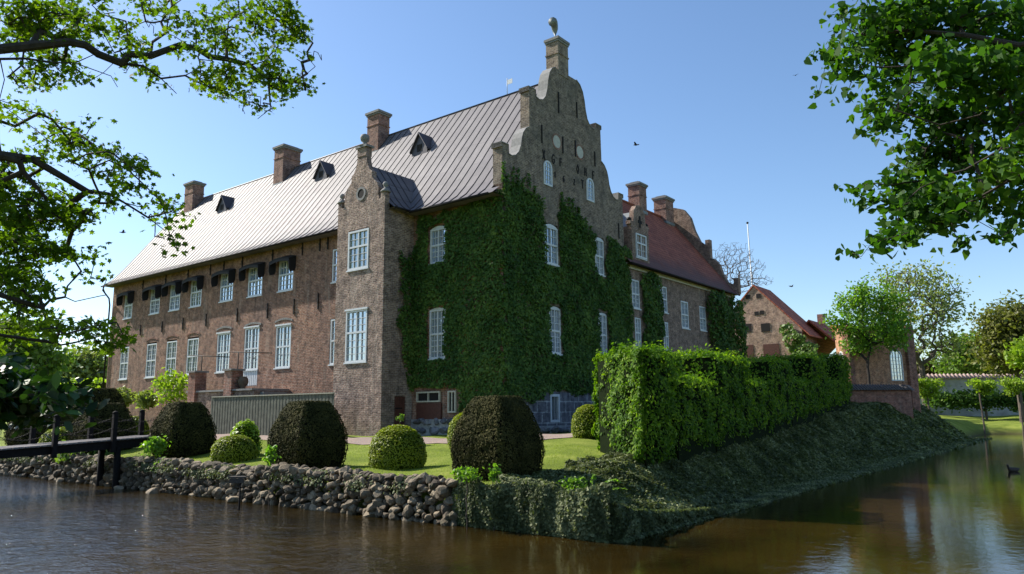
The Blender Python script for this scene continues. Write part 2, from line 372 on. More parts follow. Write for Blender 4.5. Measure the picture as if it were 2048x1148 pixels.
def gridmesh(name, xs, ys, zf, mat, parent=None, **kw):
    X, Y = np.meshgrid(xs, ys); Z = zf(X, Y); nx, ny = len(xs), len(ys)
    V = np.stack([X, Y, Z], -1).reshape(-1, 3)
    i = np.arange(ny-1)[:, None]*nx+np.arange(nx-1)[None]; i = i.ravel()
    F = np.stack([i, i+1, i+nx+1, i+nx], -1)
    me = bpy.data.meshes.new(name); me.from_pydata(V.tolist(), [], F.tolist()); me.materials.append(mat)
    me.polygons.foreach_set('use_smooth', [True]*len(F))
    o = bpy.data.objects.new(name, me); COL.objects.link(o); o.parent = parent
    if parent is None: o.location = (CX, CY, 0); o.rotation_euler = (0, 0, TH)
    return tag(o, **kw)
xs = np.unique(np.round(np.concatenate([axis(-14, 30, .5, 4000), np.arange(-13.2, -12, .09)]), 3))
ys = np.unique(np.round(np.concatenate([axis(-15, 30, .5, 4000), np.arange(-13, -8.5, .15)]), 3))
gridmesh('ground', xs, ys, height, M['ground'], kind='structure')
wt = MB(); wt.quad((-300, -60, 0), (400, -60, 0), (400, 300, 0), (-300, 300, 0))
wt.build('water', M['water'], kind='structure')
# gravel path round the house, laid 2 cm over the lawn
def path_h(x, y): return height(x, y)+.02
pth = gridmesh('gravel_path', np.arange(-6.0, -3.0, .25), np.arange(-5.2, 30, .5), path_h, M['gravel'], kind='structure')
pt2 = gridmesh('gravel_path', np.arange(-3.25, 16, .5), np.arange(-5.2, -2.6, .25), lambda x, y: path_h(x, y)+.002, M['gravel'], kind='structure')
# ================================================================ MANOR (local frame: x along the gable, y along the long front)
RZ = TH
manor = empty('manor_house', (CX, CY, 0), RZ, 'large brick manor with curved gable, grey metal roof, stair turret and ivy', 'manor')
def wall_cells(mb, axis_, c, u0, u1, z0, z1, holes, depth, sgn=1):
    """flat wall in plane axis_=c with real openings; depth = reveal depth going inwards (sgn direction)"""
    us = sorted({u0, u1}|{h[0] for h in holes}|{h[1] for h in holes}); zs = sorted({z0, z1}|{h[2] for h in holes}|{h[3] for h in holes})
    def P(u, z, d=0):
        return (c+sgn*d, u, z) if axis_ == 'x' else (u, c+sgn*d, z)
    for a, b in zip(us, us[1:]):
        for e, f in zip(zs, zs[1:]):
            m = ((a+b)/2, (e+f)/2)
            if any(h[0] < m[0] < h[1] and h[2] < m[1] < h[3] for h in holes): continue
            mb.quad(P(a, e), P(b, e), P(b, f), P(a, f))
    for h in holes:
        a, b, e, f = h[:4]
        mb.quad(P(a, e), P(b, e), P(b, e, depth), P(a, e, depth)); mb.quad(P(a, f), P(b, f), P(b, f, depth), P(a, f, depth))
        mb.quad(P(a, e), P(a, f), P(a, f, depth), P(a, e, depth)); mb.quad(P(b, e), P(b, f), P(b, f, depth), P(b, e, depth))
def pbox(mb, ax, c, u0, u1, z0, z1, d0, d1, sgn=1):
    a, b = c+sgn*d0, c+sgn*d1
    if ax == 'x': mb.box((a, u0, z0), (b, u1, z1))
    else: mb.box((u0, a, z0), (u1, b, z1))
M['dark'] = M['darkhole']
GL = ['glass_a', 'glass_b', 'glass_c', 'glass_g']
def window(parent, ax, c, u0, u1, z0, z1, glass='glass_a', split=.52, cols=2, rows=(2, 3), sgn=1, rec=.05, arch=0, sill=True, name='window', mull=.07, fw=.085, head=False, fm='white'):
    """casement window with mullion, transom and glazing bars; frame = the part, pane = its sub-part"""
    mb = MB(); zt = z0+(z1-z0)*split; um = (u0+u1)/2
    B = lambda a, b, e, f, d0, d1: pbox(mb, ax, c, a, b, e, f, d0, d1, sgn)
    B(u0, u0+fw, z0, z1, rec-.04, rec+.06); B(u1-fw, u1, z0, z1, rec-.04, rec+.06)
    B(u0+fw, u1-fw, z0, z0+fw, rec-.04, rec+.06); B(u0+fw, u1-fw, z1-fw, z1, rec-.04, rec+.06)
    if split > 0: B(u0+fw, u1-fw, zt-mull/1.5, zt+mull/1.5, rec-.035, rec+.06)
    for e, f, r in ((z0+fw, zt-mull/1.5, rows[1]), (zt+mull/1.5, z1-fw, rows[0])) if split > 0 else ((z0+fw, z1-fw, rows[0]),):
        B(um-mull/2, um+mull/2, e, f, rec-.03, rec+.055)
        for k in range(1, r):
            zz = e+(f-e)*k/r
            B(u0+fw, um-mull/2, zz-.014, zz+.014, rec, rec+.045); B(um+mull/2, u1-fw, zz-.014, zz+.014, rec, rec+.045)
        for a, b in ((u0+fw, um-mull/2), (um+mull/2, u1-fw)):
            for k in range(1, cols):
                uu = a+(b-a)*k/cols; B(uu-.013, uu+.013, e, f, rec-.003, rec+.043)
    if arch:
        n = 9; pts = []
        for k in range(n+1):
            t = k/n*2-1; pts.append((um+t*(u1-u0)/2, z1-.01+arch*(1-t*t)))
        pts2 = [(u, z) for u, z in pts]
        poly = [(c+sgn*(rec-.04), u, z) if ax == 'x' else (u, c+sgn*(rec-.04), z) for u, z in pts2]
        mb.prism(poly, (sgn*.09, 0, 0) if ax == 'x' else (0, sgn*.09, 0))
    if sill: B(u0-.05, u1+.05, z0-.07, z0, -.06, rec+.06)
    if head: B(u0-.06, u1+.06, z1, z1+.09, -.07, rec+.06)
    fr = mb.build(name, M[fm], parent)
    pb = MB(); dd = rec+.05
    if ax == 'x': pb.quad((c+sgn*dd, u0, z0), (c+sgn*dd, u1, z0), (c+sgn*dd, u1, z1), (c+sgn*dd, u0, z1))
    else: pb.quad((u0, c+sgn*dd, z0), (u1, c+sgn*dd, z0), (u1, c+sgn*dd, z1), (u0, c+sgn*dd, z1))
    pb.build('pane', M[glass], fr)
    return fr

# ---- long front wall, plane x = 0
EV = 12.5                                   # eaves height
UP = [(35.16, 36.44), (31.11, 32.49), (28.34, 29.72), (25.58, 26.99), (21.85, 23.36), (18.68, 20.22), (15.6, 17.07)]
holes = [(a, b, 9.62, 11.55) for a, b in UP]+[(a, b, 5.12, 7.6) for a, b in UP[:5]+UP[6:]]+[(18.75, 20.3, 4.2, 7.72)]
holes += [(3.5, 4.6, 9.65, 11.55), (3.52, 4.6, 5.02, 7.5), (10.7, 12.1, 9.6, 11.5), (10.7, 12.1, 5.1, 7.6)]
mb = MB(); wall_cells(mb, 'x', 0.0, 0.0, 38.4, 0.0, EV+.4, holes, .3)
# far gable end and back wall close the block
mb.quad((0, 38.4, 0), (11.1, 38.4, 0), (11.1, 38.4, EV), (5.5, 38.4, 20.0), (0, 38.4, EV))
mb.quad((11.1, 0, 0), (11.1, 38.4, 0), (11.1, 38.4, EV), (11.1, 0, EV))
mb.build('wall', M['brick_left'], manor)
gg = ['glass_g', 'glass_b', 'glass_c', 'glass_g', 'glass_c', 'glass_c', 'glass_c']
for i, (a, b) in enumerate(UP):
    window(manor, 'x', 0.0, a+.02, b-.02, 9.64, 11.5, gg[i], rows=(2, 3))
    if i != 5: window(manor, 'x', 0.0, a+.02, b-.02, 5.14, 7.58 if i > 3 else 7.5, ['glass_b', 'glass_b', 'glass_g', 'glass_g', 'glass_a', 'glass_a', 'glass_a'][i], rows=(3, 3), head=i > 3, split=.5)
    # folded awning: hood with two drop arms
    aw = MB(); um = (a+b)/2; hw_ = (b-a)/2+.24; n = 8
    top = [(um+hw_*(k/n*2-1), 11.6+.13*(1-(k/n*2-1)**2)) for k in range(n+1)]
    for (u, z), (u2, z2) in zip(top, top[1:]):
        aw.prism([(-.02, u, z), (-.02, u2, z2), (-.5, u2, z2-.22), (-.5, u, z-.22)], (0, 0, -.05))
        aw.prism([(-.5, u, z-.2), (-.5, u2, z2-.2), (-.5, u2, z2-.42), (-.5, u, z-.42)], (.03, 0, 0))
    for u in (um-hw_, um+hw_):
        aw.prism([(-.03, u, 11.6), (-.5, u, 11.4), (-.5, u, 10.85), (-.42, u, 10.6), (-.1, u, 10.7), (-.03, u, 10.9)], (0, .035, 0))
    aw.build('awning', M['awning'], manor)
window(manor, 'x', 0.0, 3.52, 4.58, 9.67, 11.4, 'glass_c', arch=.14, rows=(2, 3)); window(manor, 'x', 0.0, 3.54, 4.58, 5.04, 7.4, 'glass_a', arch=.1, rows=(3, 4), split=.5)
window(manor, 'x', 0.0, 10.72, 12.08, 9.62, 11.48, 'glass_c'); window(manor, 'x', 0.0, 10.72, 12.08, 5.12, 7.58, 'glass_a', rows=(3, 3))
# garden door: glazed above, white boards below
d = window(manor, 'x', 0.0, 18.77, 20.28, 5.15, 7.7, 'glass_b', rows=(3, 3), split=.5, name='door', head=True)
db = MB(); pbox(db, 'x', 0, 18.77, 20.28, 4.2, 5.1, .03, .1)
for k in range(8): pbox(db, 'x', 0, 18.8+k*.187, 18.93+k*.187, 4.22, 5.08, .0, .031)
db.build('door_panel', M['white'], d)
# brick arches over the lower windows
for i, (a, b) in enumerate(UP):
    z0 = 7.68 if i > 3 else 7.6; ar = MB(); n = 8; um = (a+b)/2; hw_ = (b-a)/2+.12
    lo = [(um+hw_*(k/n*2-1), z0+.1+.14*(1-(k/n*2-1)**2)) for k in range(n+1)]
    for (u, z), (u2, z2) in zip(lo, lo[1:]): ar.prism([(-.035, u+.01, z), (-.035, u2-.01, z2), (-.035, u2-.01, z2+.11), (-.035, u+.01, z+.11)], (.034, 0, 0))
    ar.build('window_arch', M['brick_pier'] if i < 4 else M['stonecap'], manor)
# wrought iron wall anchors
for y, z, h in [(33.6, 8.6, .75), (30.5, 8.6, .75), (27.7, 8.6, .8), (24.8, 8.6, .8), (21.2, 8.62, .85), (18.0, 8.6, .9), (15.4, 8.6, .9), (13.2, 8.7, .9), (24.6, 11.95, .8), (20.9, 11.95, .8), (17.7, 11.95, .8), (14.8, 11.95, .8), (13.2, 11.95, .8), (27.4, 11.95, .7), (30.4, 11.95, .7), (33.7, 11.95, .7), (23.0, 12.0, .7), (12.5, 11.9, .7)]:
    a = MB(); a.box((-.06, y-.035, z-h/2), (-.005, y+.035, z+h/2)); a.box((-.09, y-.05, z-.06), (-.05, y+.05, z+.06)); a.build('wall_anchor', M['iron'], manor)

# ---- main roof: concave kick at the eaves, standing seams
PROF = [(-.75, 12.3), (-.2, 12.7), (.35, 13.3), (.9, 14.0), (1.6, 14.92), (2.6, 16.28), (3.6, 17.62), (4.6, 18.95), (5.5, 20.15)]
def roof_z(x):
    x = x if x < 5.5 else 11-x; return float(np.interp(x, [p[0] for p in PROF], [p[1] for p in PROF]))
full = PROF+[(11-x, z) for x, z in PROF[-2::-1]]
rf = MB()
Y0, Y1 = .5, 38.75
for (x, z), (x2, z2) in zip(full, full[1:]): rf.quad((x, Y0, z), (x2, Y0, z2), (x2, Y1, z2), (x, Y1, z))
rf.quad((-.75, .0, 12.3), (-.75, Y1, 12.3), (0.05, Y1, 12.27), (0.05, .0, 12.27)); rf.quad((-.75, 0, 12.3), (-.2, 0, 12.7), (-.2, .5, 12.7), (-.75, .5, 12.3))
roof = rf.build('roof', M['roof'], manor)
sm = MB(); y = .9; k = 0
while y < Y1:
    lim = 99
    for (x, z), (x2, z2) in zip(PROF, PROF[1:]):
        yy = y
        sm.prism([(x, yy-.016, z-.01), (x2, yy-.016, z2-.01), (x2, yy-.016, z2+.05), (x, yy-.016, z+.05)], (0, .032, 0))
    y += .58; k += 1
sm.build('standing_seam', M['seam'], manor, kind=None)
gt = MB(); gt.tube([(-.8, 5.2, 12.26), (-.8, .2, 12.26)], .07, 8); gt.tube([(-.8, 9.6, 12.26), (-.8, 38.7, 12.26)], .06, 8)
gt.build('gutter', M['iron'], manor)
dp = MB(); dp.tube([(-.6, 38.7, 12.36), (-.65, 38.75, 12.0), (-.2, 38.62, 11.4), (-.12, 38.6, 10.9), (-.12, 38.6, 1.6)], .06, 8); dp.build('downpipe', M['iron'], manor)
rg = MB(); rg.tube([(5.5, .5, 20.17), (5.5, 38.75, 20.17)], .06, 6); rg.build('ridge_cap', M['seam'], manor)
# dormer vents
for px, py in ((845, 300), (648, 352), (450, 417)):
    # find the point on the slope
    best = min(((abs(ony(px, py, 0)[0]), None),), default=None)
    for xx in np.arange(1.5, 5.2, .02):
        yy, zz = onx(px, py, xx)
        if abs(zz-roof_z(xx)) < .03: break
    dm = MB(); x0 = xx-.25; zb = roof_z(x0)
    hw_ = .62; hh = 1.05
    dm.prism([(x0, yy-hw_, zb), (x0, yy+hw_, zb), (x0, yy+hw_, zb+.35), (x0, yy, zb+hh+.2), (x0, yy-hw_, zb+.35)], (1.1, 0, 0))
    for s in (-1, 1):
        dm.prism([(x0-.12, yy+s*(hw_+.08), zb+.28), (x0-.12, yy, zb+hh+.3), (x0-.12, yy, zb+hh+.22), (x0-.12, yy+s*(hw_+.08), zb+.2)], (1.35, 0, 0))
    dv = dm.build('dormer_vent', M['lead'] if False else M['seam'], manor)
    hl = MB(); hl.box((x0-.015, yy-.2, zb+.2), (x0+.0, yy+.2, zb+.62)); hl.build('vent_hatch', M['darkhole'], dv)
# chimneys
def chimney(parent, x0, x1, y0, y1, zb, zt, mat='brick_chimney', ov=.12):
    c = MB(); c.box((x0, y0, zb), (x1, y1, zt-.25)); c.box((x0-.035, y0-.035, zt-.95), (x1+.035, y1+.035, zt-.88))
    o = c.build('chimney', M[mat], parent)
    k = MB(); k.box((x0-ov/2, y0-ov/2, zt-.25), (x1+ov/2, y1+ov/2, zt-.14)); k.box((x0-ov, y0-ov, zt-.14), (x1+ov, y1+ov, zt)); k.box((x0+.12, y0+.12, zt), (x1-.12, y1-.12, zt+.12))
    k.build('cap', M['stonecap'], o)
    if mat != 'brick_gable': g = MB(); g.box((x0-.04, y0-.04, zb+.3), (x1+.04, y1+.04, zb+.5)); g.build('flashing', M['lead'], o)
    return o
chimney(manor, 4.55, 5.5, 13.7, 14.75, 18.4, 21.6)
chimney(manor, 4.45, 5.9, 23.6, 24.7, 18.3, 21.6)
chimney(manor, 4.55, 5.5, 36.0, 37.3, 18.4, 21.4)
wv = MB(); wv.tube([(5.5, 4.0, 20.1), (5.5, 4.0, 21.2)], .02, 5); wv.box((5.49, 3.62, 20.8), (5.505, 3.98, 21.08)); wv.build('weather_vane', M['white'], manor)

# ---- curved gable, plane y = 0
GW = 11.1
left = [(0, 0), (0, 14.65), (-.08, 14.65), (-.08, 14.85), (.48, 14.85), (.48, 14.42), (.72, 14.38), (1.0, 14.48), (1.25, 14.72), (1.42, 15.1), (1.5, 15.5), (1.62, 15.8), (1.85, 16.08), (2.15, 16.25),
        (2.18, 18.15), (2.1, 18.15), (2.1, 18.35), (2.72, 18.35), (2.72, 18.02), (3.0, 17.95), (3.3, 18.03), (3.55, 18.3), (3.7, 18.75), (3.8, 19.3), (3.95, 19.75), (4.2, 20.08), (4.55, 20.25)]
XC = 5.5
outl = left+[(11.0-x+(.1 if i < 5 else .05), z) for i, (x, z) in reversed(list(enumerate(left)))]
holes_g = [(3.25, 4.45, 9.65, 11.7), (3.55, 4.55, 5.25, 7.6), (7.95, 8.87, 9.75, 11.85), (8.08, 8.95, 5.35, 7.72), (3.45, 4.2, 1.85, 3.3)]
mb = MB(); wall_cells(mb, 'y', 0.0, 0, GW, 0, 12.5, holes_g, .3)
up_ = [(x, z) for x, z in outl if z > 12]; poly = [(0, 12.5)]+up_+[(GW, 12.5)]
mb.prism([(x, 0, z) for x, z in poly], (0, .55, 0))
mb.build('gable', M['brick_gable'], manor)
# lead-capped top edges of the scrolls
for (x, z), (x2, z2) in zip(up_, up_[1:]):
    if abs(x2-x)+abs(z2-z) < 1.2 and not (4.4 < x < 6.4): cap = MB(); cap.prism([(x, -.03, z+.002), (x2, -.03, z2+.002), (x2, -.03, z2+.045), (x, -.03, z+.045)], (0, .62, 0)); cap.build('gable_coping', M['stonecap'], manor)
c = chimney(manor, 4.75, 5.7, -.03, .75, 20.0, 22.1, 'brick_gable', .08)
fl = MB(); xx, yy = 5.2, .45
ang = np.linspace(0, pi*.68, 8); cow = [(xx, yy, 22.1), (xx, yy, 22.4), (xx, yy, 22.7)]+[(xx-.3*(1-cos(a)), yy-.12*(1-cos(a)), 22.72+.34*sin(a)) for a in ang[1:]]
fl.tube(cow, [.13, .13, .13]+list(np.linspace(.17, .25, 7)), 10); fl.lathe([(.2, 0), (.2, .06), (.13, .1)], (xx, yy, 22.1), 10); fl.build('flue_cowl', M['lead'], c)
window(manor, 'y', 0.0, 3.27, 4.43, 9.67, 11.55, 'glass_c', arch=.15, rows=(2, 3)); window(manor, 'y', 0.0, 3.57, 4.53, 5.27, 7.5, 'glass_c', arch=.09, rows=(3, 4), split=.5)
window(manor, 'y', 0.0, 7.97, 8.85, 9.77, 11.72, 'glass_c', arch=.12, rows=(2, 3)); window(manor, 'y', 0.0, 8.1, 8.93, 5.37, 7.65, 'glass_c', arch=.06, rows=(3, 4), split=.5)
def arch_window(parent, ax, c, u0, u1, z0, z1, sgn, glass, rows=4):
    f = MB(); um = (u0+u1)/2; r = (u1-u0)/2; n = 12; zs = z1-r
    o_ = [(um+r*cos(pi*k/n), zs+r*sin(pi*k/n)) for k in range(n+1)]; ri = r-.09
    i_ = [(um+ri*cos(pi*k/n), zs+ri*sin(pi*k/n)) for k in range(n+1)]
    o_ = [(u1, z0)]+o_+[(u0, z0)]; i_ = [(u1-.09, z0+.09)]+i_+[(u0+.09, z0+.09)]
    P = lambda u, z, d: (c+sgn*d, u, z) if ax == 'x' else (u, c+sgn*d, z)
    m = len(o_)
    for k in range(m):
        j = (k+1) % m
        f.prism([P(*o_[k], -.05), P(*o_[j], -.05), P(*i_[j], -.05), P(*i_[k], -.05)], (sgn*.049, 0, 0) if ax == 'x' else (0, sgn*.049, 0))
    pbox(f, ax, c, um-.025, um+.025, z0+.09, z1-.08, -.045, -.006, sgn)
    for k in (-1, 1): pbox(f, ax, c, um+k*r*.48-.012, um+k*r*.48+.012, z0+.09, zs+r*.6, -.042, -.006, sgn)
    for k in range(1, rows+1):
        z = z0+.09+(zs-z0-.05)*k/rows
        for a, b in ((u0+.09, um-.025), (um+.025, u1-.09)): pbox(f, ax, c, a, b, z-.014, z+.014, -.038, -.006, sgn)
    fr = f.build('window', M['white'], parent)
    p = MB(); p.prism([P(u, z, -.012) for u, z in i_], (sgn*.01, 0, 0) if ax == 'x' else (0, sgn*.01, 0)); p.build('pane', M[glass], fr)
arch_window(manor, 'y', 0, 3.27, 3.98, 13.62, 14.92, 1, 'glass_c'); arch_window(manor, 'y', 0, 7.2, 7.95, 13.68, 14.98, 1, 'glass_c')
for x, z in ((4.5, 16.18), (6.68, 16.22)):       # oculi
    o = MB(); n = 20; R_, r_ = .44, .34
    for k in range(n):
        a, b = 2*pi*k/n, 2*pi*(k+1)/n
        o.prism([(x+R_*cos(a), -.02, z+R_*sin(a)), (x+R_*cos(b), -.02, z+R_*sin(b)), (x+r_*cos(b), -.02, z+r_*sin(b)), (x+r_*cos(a), -.02, z+r_*sin(a))], (0, .02, 0))
    oo = o.build('oculus', M['brick_chimney'], manor)
    o = MB(); o.prism([(x+r_*cos(2*pi*k/n), -.008, z+r_*sin(2*pi*k/n)) for k in range(n)], (0, .006, 0)); o.build('niche', M['cream'], oo)
# wrought iron letters and bars on the gable
def letter(parent, ch, x, z, s=.42):
    S = {'X': [((-.4, -1), (.4, 1)), ((-.4, 1), (.4, -1))], 'G': [((.4, .8), (0, 1)), ((0, 1), (-.4, .4)), ((-.4, .4), (-.4, -.4)), ((-.4, -.4), (0, -1)), ((0, -1), (.4, -.6)), ((.4, -.6), (.4, 0)), ((.4, 0), (.05, 0))],
         'F': [((-.3, -1), (-.3, 1)), ((-.3, 1), (.4, 1)), ((-.3, .1), (.3, .1))], 'O': [((0, 1), (.4, 0)), ((.4, 0), (0, -1)), ((0, -1), (-.4, 0)), ((-.4, 0), (0, 1))],
         'H': [((-.35, -1), (-.35, 1)), ((.35, -1), (.35, 1)), ((-.35, 0), (.35, 0))], '1': [((0, -1), (0, 1)), ((0, 1), (-.25, .6))],
         '6': [((.3, .9), (-.1, .7)), ((-.1, .7), (-.35, 0)), ((-.35, 0), (-.25, -.8)), ((-.25, -.8), (.2, -1)), ((.2, -1), (.35, -.4)), ((.35, -.4), (0, 0)), ((0, 0), (-.35, -.2))],
         '2': [((-.3, .7), (0, 1)), ((0, 1), (.3, .6)), ((.3, .6), (-.35, -1)), ((-.35, -1), (.35, -1))], '9': [((.3, .2), (0, 0)), ((0, 0), (-.3, .4)), ((-.3, .4), (0, 1)), ((0, 1), (.3, .6)), ((.3, .6), (.2, -.3)), ((.2, -.3), (-.15, -1))],
         'T': [((0, -1), (0, 1)), ((-.6, 1), (.5, 1))]}[ch]
    m = MB(); h = s/2
    for (a, b), (c_, d_) in S:
        p, q = np.array([x+a*h, z+b*h]), np.array([x+c_*h, z+d_*h]); t = q-p; t /= np.linalg.norm(t); nn = np.array([-t[1], t[0]])*.028
        m.prism([(p-nn)[[0, 0, 1]].tolist(), (q-nn)[[0, 0, 1]].tolist(), (q+nn)[[0, 0, 1]].tolist(), (p+nn)[[0, 0, 1]].tolist()] if False else
                [(p[0]-nn[0], -.035, p[1]-nn[1]), (q[0]-nn[0], -.035, q[1]-nn[1]), (q[0]+nn[0], -.035, q[1]+nn[1]), (p[0]+nn[0], -.035, p[1]+nn[1])], (0, .03, 0))
    m.build('iron_letter', M['iron'], parent)
zf = lambda px, py: ony(px, py, 0)
Z8 = 8.2
for ch, a, b, s in [('X', 222, 405, .5), ('G', 378, 478, .5), ('F', 500, 535, .42), ('O', 780, 645, .5), ('H', 905, 690, .45), ('F', 1035, 745, .45), ('1', 408, 735, .3), ('6', 548, 800, .32), ('2', 722, 850, .3), ('T', 858, 895, .45)]:
    x, z = ony(1060+a/Z8, 260+b/Z8, 0); letter(manor, ch, x, z, s)
for (px, py, h) in [(1116.5, 205, 1.15), (1153, 220, .9), (1083, 268, .95), (1125, 290, .9), (1150, 297, .9), (1189, 318, .85), (1237, 462, .9), (1012, 350, .0)]:
    if h == 0: continue
    x, z = ony(px, py, 0); m = MB(); m.box((x-.035, -.05, z-h/2), (x+.035, -.004, z+h/2)); m.build('wall_anchor', M['iron'], manor)
# plinth of granite blocks and boulder footing
pl = MB(); wall_cells(pl, 'y', -.06, 0, 11.1, 1.85, 3.42, [(3.42, 4.23, 1.99, 3.34)], .06); pl.quad((0, -.06, 3.42), (11.1, -.06, 3.42), (11.1, 0, 3.42), (0, 0, 3.42))
pl.build('plinth', M['granite'], manor)
window(manor, 'y', -.06, 3.43, 4.22, 2.0, 3.33, 'glass_b', split=0, rows=(1, 1), cols=1, mull=.0, fw=.12, rec=.03, sill=False)
def stones(mb, pts, rad, flat=.8, sub=1, jit=.28):
    ico = []
    import bmesh
    b = bmesh.new(); bmesh.ops.create_icosphere(b, subdivisions=sub, radius=1); V0 = np.array([v.co[:] for v in b.verts]); F0 = [[v.index for v in f.verts] for f in b.faces]; b.free()
    for p, r in zip(pts, rad):
        V = V0*(1+RNG.normal(0, jit*.5, (len(V0), 1))); sc = r*np.array([RNG.uniform(.8, 1.25), RNG.uniform(.8, 1.25), RNG.uniform(.6, 1.0)])
        # cut facets for angular stones
        for _ in range(7):
            n = RNG.normal(size=3); n /= np.linalg.norm(n); dist = RNG.uniform(.5, .82); q = V@n; V = V-np.outer(np.clip(q-dist, 0, 9), n)
        a = RNG.uniform(0, 6.28); R2 = np.array([[cos(a), -sin(a), 0], [sin(a), cos(a), 0], [0, 0, 1]]); b_ = RNG.uniform(-.5, .5); R3 = np.array([[1, 0, 0], [0, cos(b_), -sin(b_)], [0, sin(b_), cos(b_)]])
        mb.add((V*sc)@R2.T@R3.T+np.array(p), F0)
st = MB(); P_, R_ = [], []
for x in np.arange(.2, 11, .42):
    for z in (1.25, 1.62): P_.append((x+RNG.uniform(-.1, .1), -.12+RNG.uniform(-.05, .03), z+RNG.uniform(-.05, .05))); R_.append(RNG.uniform(.2, .3))
for y in np.arange(.2, 5.6, .42):
    for z in (1.3, 1.7, 2.1): P_.append((-.08+RNG.uniform(-.05, .03), y+RNG.uniform(-.1, .1), z)); R_.append(RNG.uniform(.18, .3))
stones(st, P_, R_, sub=2, jit=.12); st.build('boulder_footing', M['rubble'], manor)
mo = MB(); mo.box((-.1, -.1, .5), (11.1, -.005, 1.85)); mo.box((-.1, .0, .5), (-.005, 5.65, 2.2)); mo.build('footing_mortar', M['mortar'], manor)
# cellar light beside the turret
for (u0, u1, z0, z1, gl, nm) in ((2.75, 3.25, 2.5, 3.5, 'dark', 'window'), (3.75, 5.3, 3.0, 3.5, 'dark', 'window')):
    window(manor, 'x', -.09, u0, u1, z0, z1, gl, split=0, rows=(1, 1), cols=1, fw=.07, rec=0, sill=False, mull=.05, fm='cream')
hb = MB(); hb.box((-.1, 3.7, 2.2), (-.012, 5.3, 2.95)); hb.build('cellar_hatch', M['door'], manor)

# ---- stair turret
T0, T1, TX = 5.7, 9.2, -2.0
tur = MB(); th = [(6.78, 8.35, 9.5, 11.55), (6.77, 8.36, 4.93, 7.52)]
wall_cells(tur, 'x', TX, T0, T1, 0, 12.4, th, .3)
wall_cells(tur, 'y', T0, TX, 0, 0, 12.4, [(-1.15, -.45, 1.25, 3.3)], .2); wall_cells(tur, 'y', T1, TX, 0, 0, 12.4, [], .2, -1)
yc = (T0+T1)/2
tl = [(0, 12.4), (0, 13.15), (.3, 13.15), (.3, 12.85), (.42, 12.85), (.5, 13.1), (.48, 13.45), (.62, 13.75), (.85, 13.95), (.98, 14.1), (.98, 14.4), (1.15, 14.5), (1.3, 14.75), (1.38, 15.05), (1.42, 15.35)]
to = [(T0+u, z) for u, z in tl]+[(T1-u, z) for u, z in reversed(tl)]
tur.prism([(TX, y, z) for y, z in to], (.3, 0, 0)); tur.box((TX-.03, yc-.33, 15.3), (TX+.35, yc+.33, 15.75))
turret = tur.build('turret', M['brick_turret'], manor)
tc = MB(); tc.box((TX-.1, yc-.42, 15.75), (TX+.42, yc+.42, 15.86)); tc.build('gable_cap', M['stonecap'], turret); tc = MB(); tc.lathe([(.3, 15.86), (.12, 16.0), (.08, 16.05), (.2, 16.15), (.25, 16.3), (.2, 16.46), (.02, 16.55)], (TX+.15, yc, 0), 12); tc.build('finial', M['stonecap'], turret)
for y in (T0+.12, T1-.12):
    tc = MB(); tc.lathe([(.26, 13.15), (.24, 13.22), (.1, 13.36), (.07, 13.4), (.13, 13.47), (.15, 13.56), (.1, 13.66), (.01, 13.7)], (TX+.15, y, 0), 10); tc.build('finial', M['stonecap'], turret)
n = 16; oc = MB()
for k in range(n):
    a, b = 2*pi*k/n, 2*pi*(k+1)/n; z = 13.35
    oc.prism([(TX-.03, yc+.36*cos(a), z+.36*sin(a)), (TX-.03, yc+.36*cos(b), z+.36*sin(b)), (TX-.03, yc+.24*cos(b), z+.24*sin(b)), (TX-.03, yc+.24*cos(a), z+.24*sin(a))], (.028, 0, 0))
oc.build('oculus', M['stonecap'], turret)
oc = MB(); oc.prism([(TX-.012, yc+.24*cos(2*pi*k/n), z+.24*sin(2*pi*k/n)) for k in range(n)], (.008, 0, 0)); oc.build('oculus_opening', M['darkhole'], turret)
def pane_sub(fr):       # turret windows sit two levels down: frame and pane side by side under the turret
    for ch in list(fr.children): ch.parent = turret
for f in (window(turret, 'x', TX, 6.8, 8.33, 9.52, 11.5, 'glass_g', rows=(2, 3), cols=2, split=.58, rec=.02, fw=.1), window(turret, 'x', TX, 6.79, 8.34, 4.95, 7.48, 'glass_a', rows=(3, 4), cols=2, split=.57, rec=.02, head=True)): pane_sub(f)
dr = MB(); dr.box((-1.13, T0+.03, 1.25), (-.47, T0+.1, 3.28))
for k in range(4): dr.box((-1.12+k*.165, T0+.012, 1.27), (-.97+k*.165, T0+.031, 3.26))
dr.build('turret_door', M['door'], turret)
hn = MB(); hn.box((-1.1, T0-.004, 2.7), (-.65, T0+.011, 2.76)); hn.box((-1.1, T0-.004, 1.7), (-.65, T0+.011, 1.76)); hn.build('hinge', M['iron'], turret)
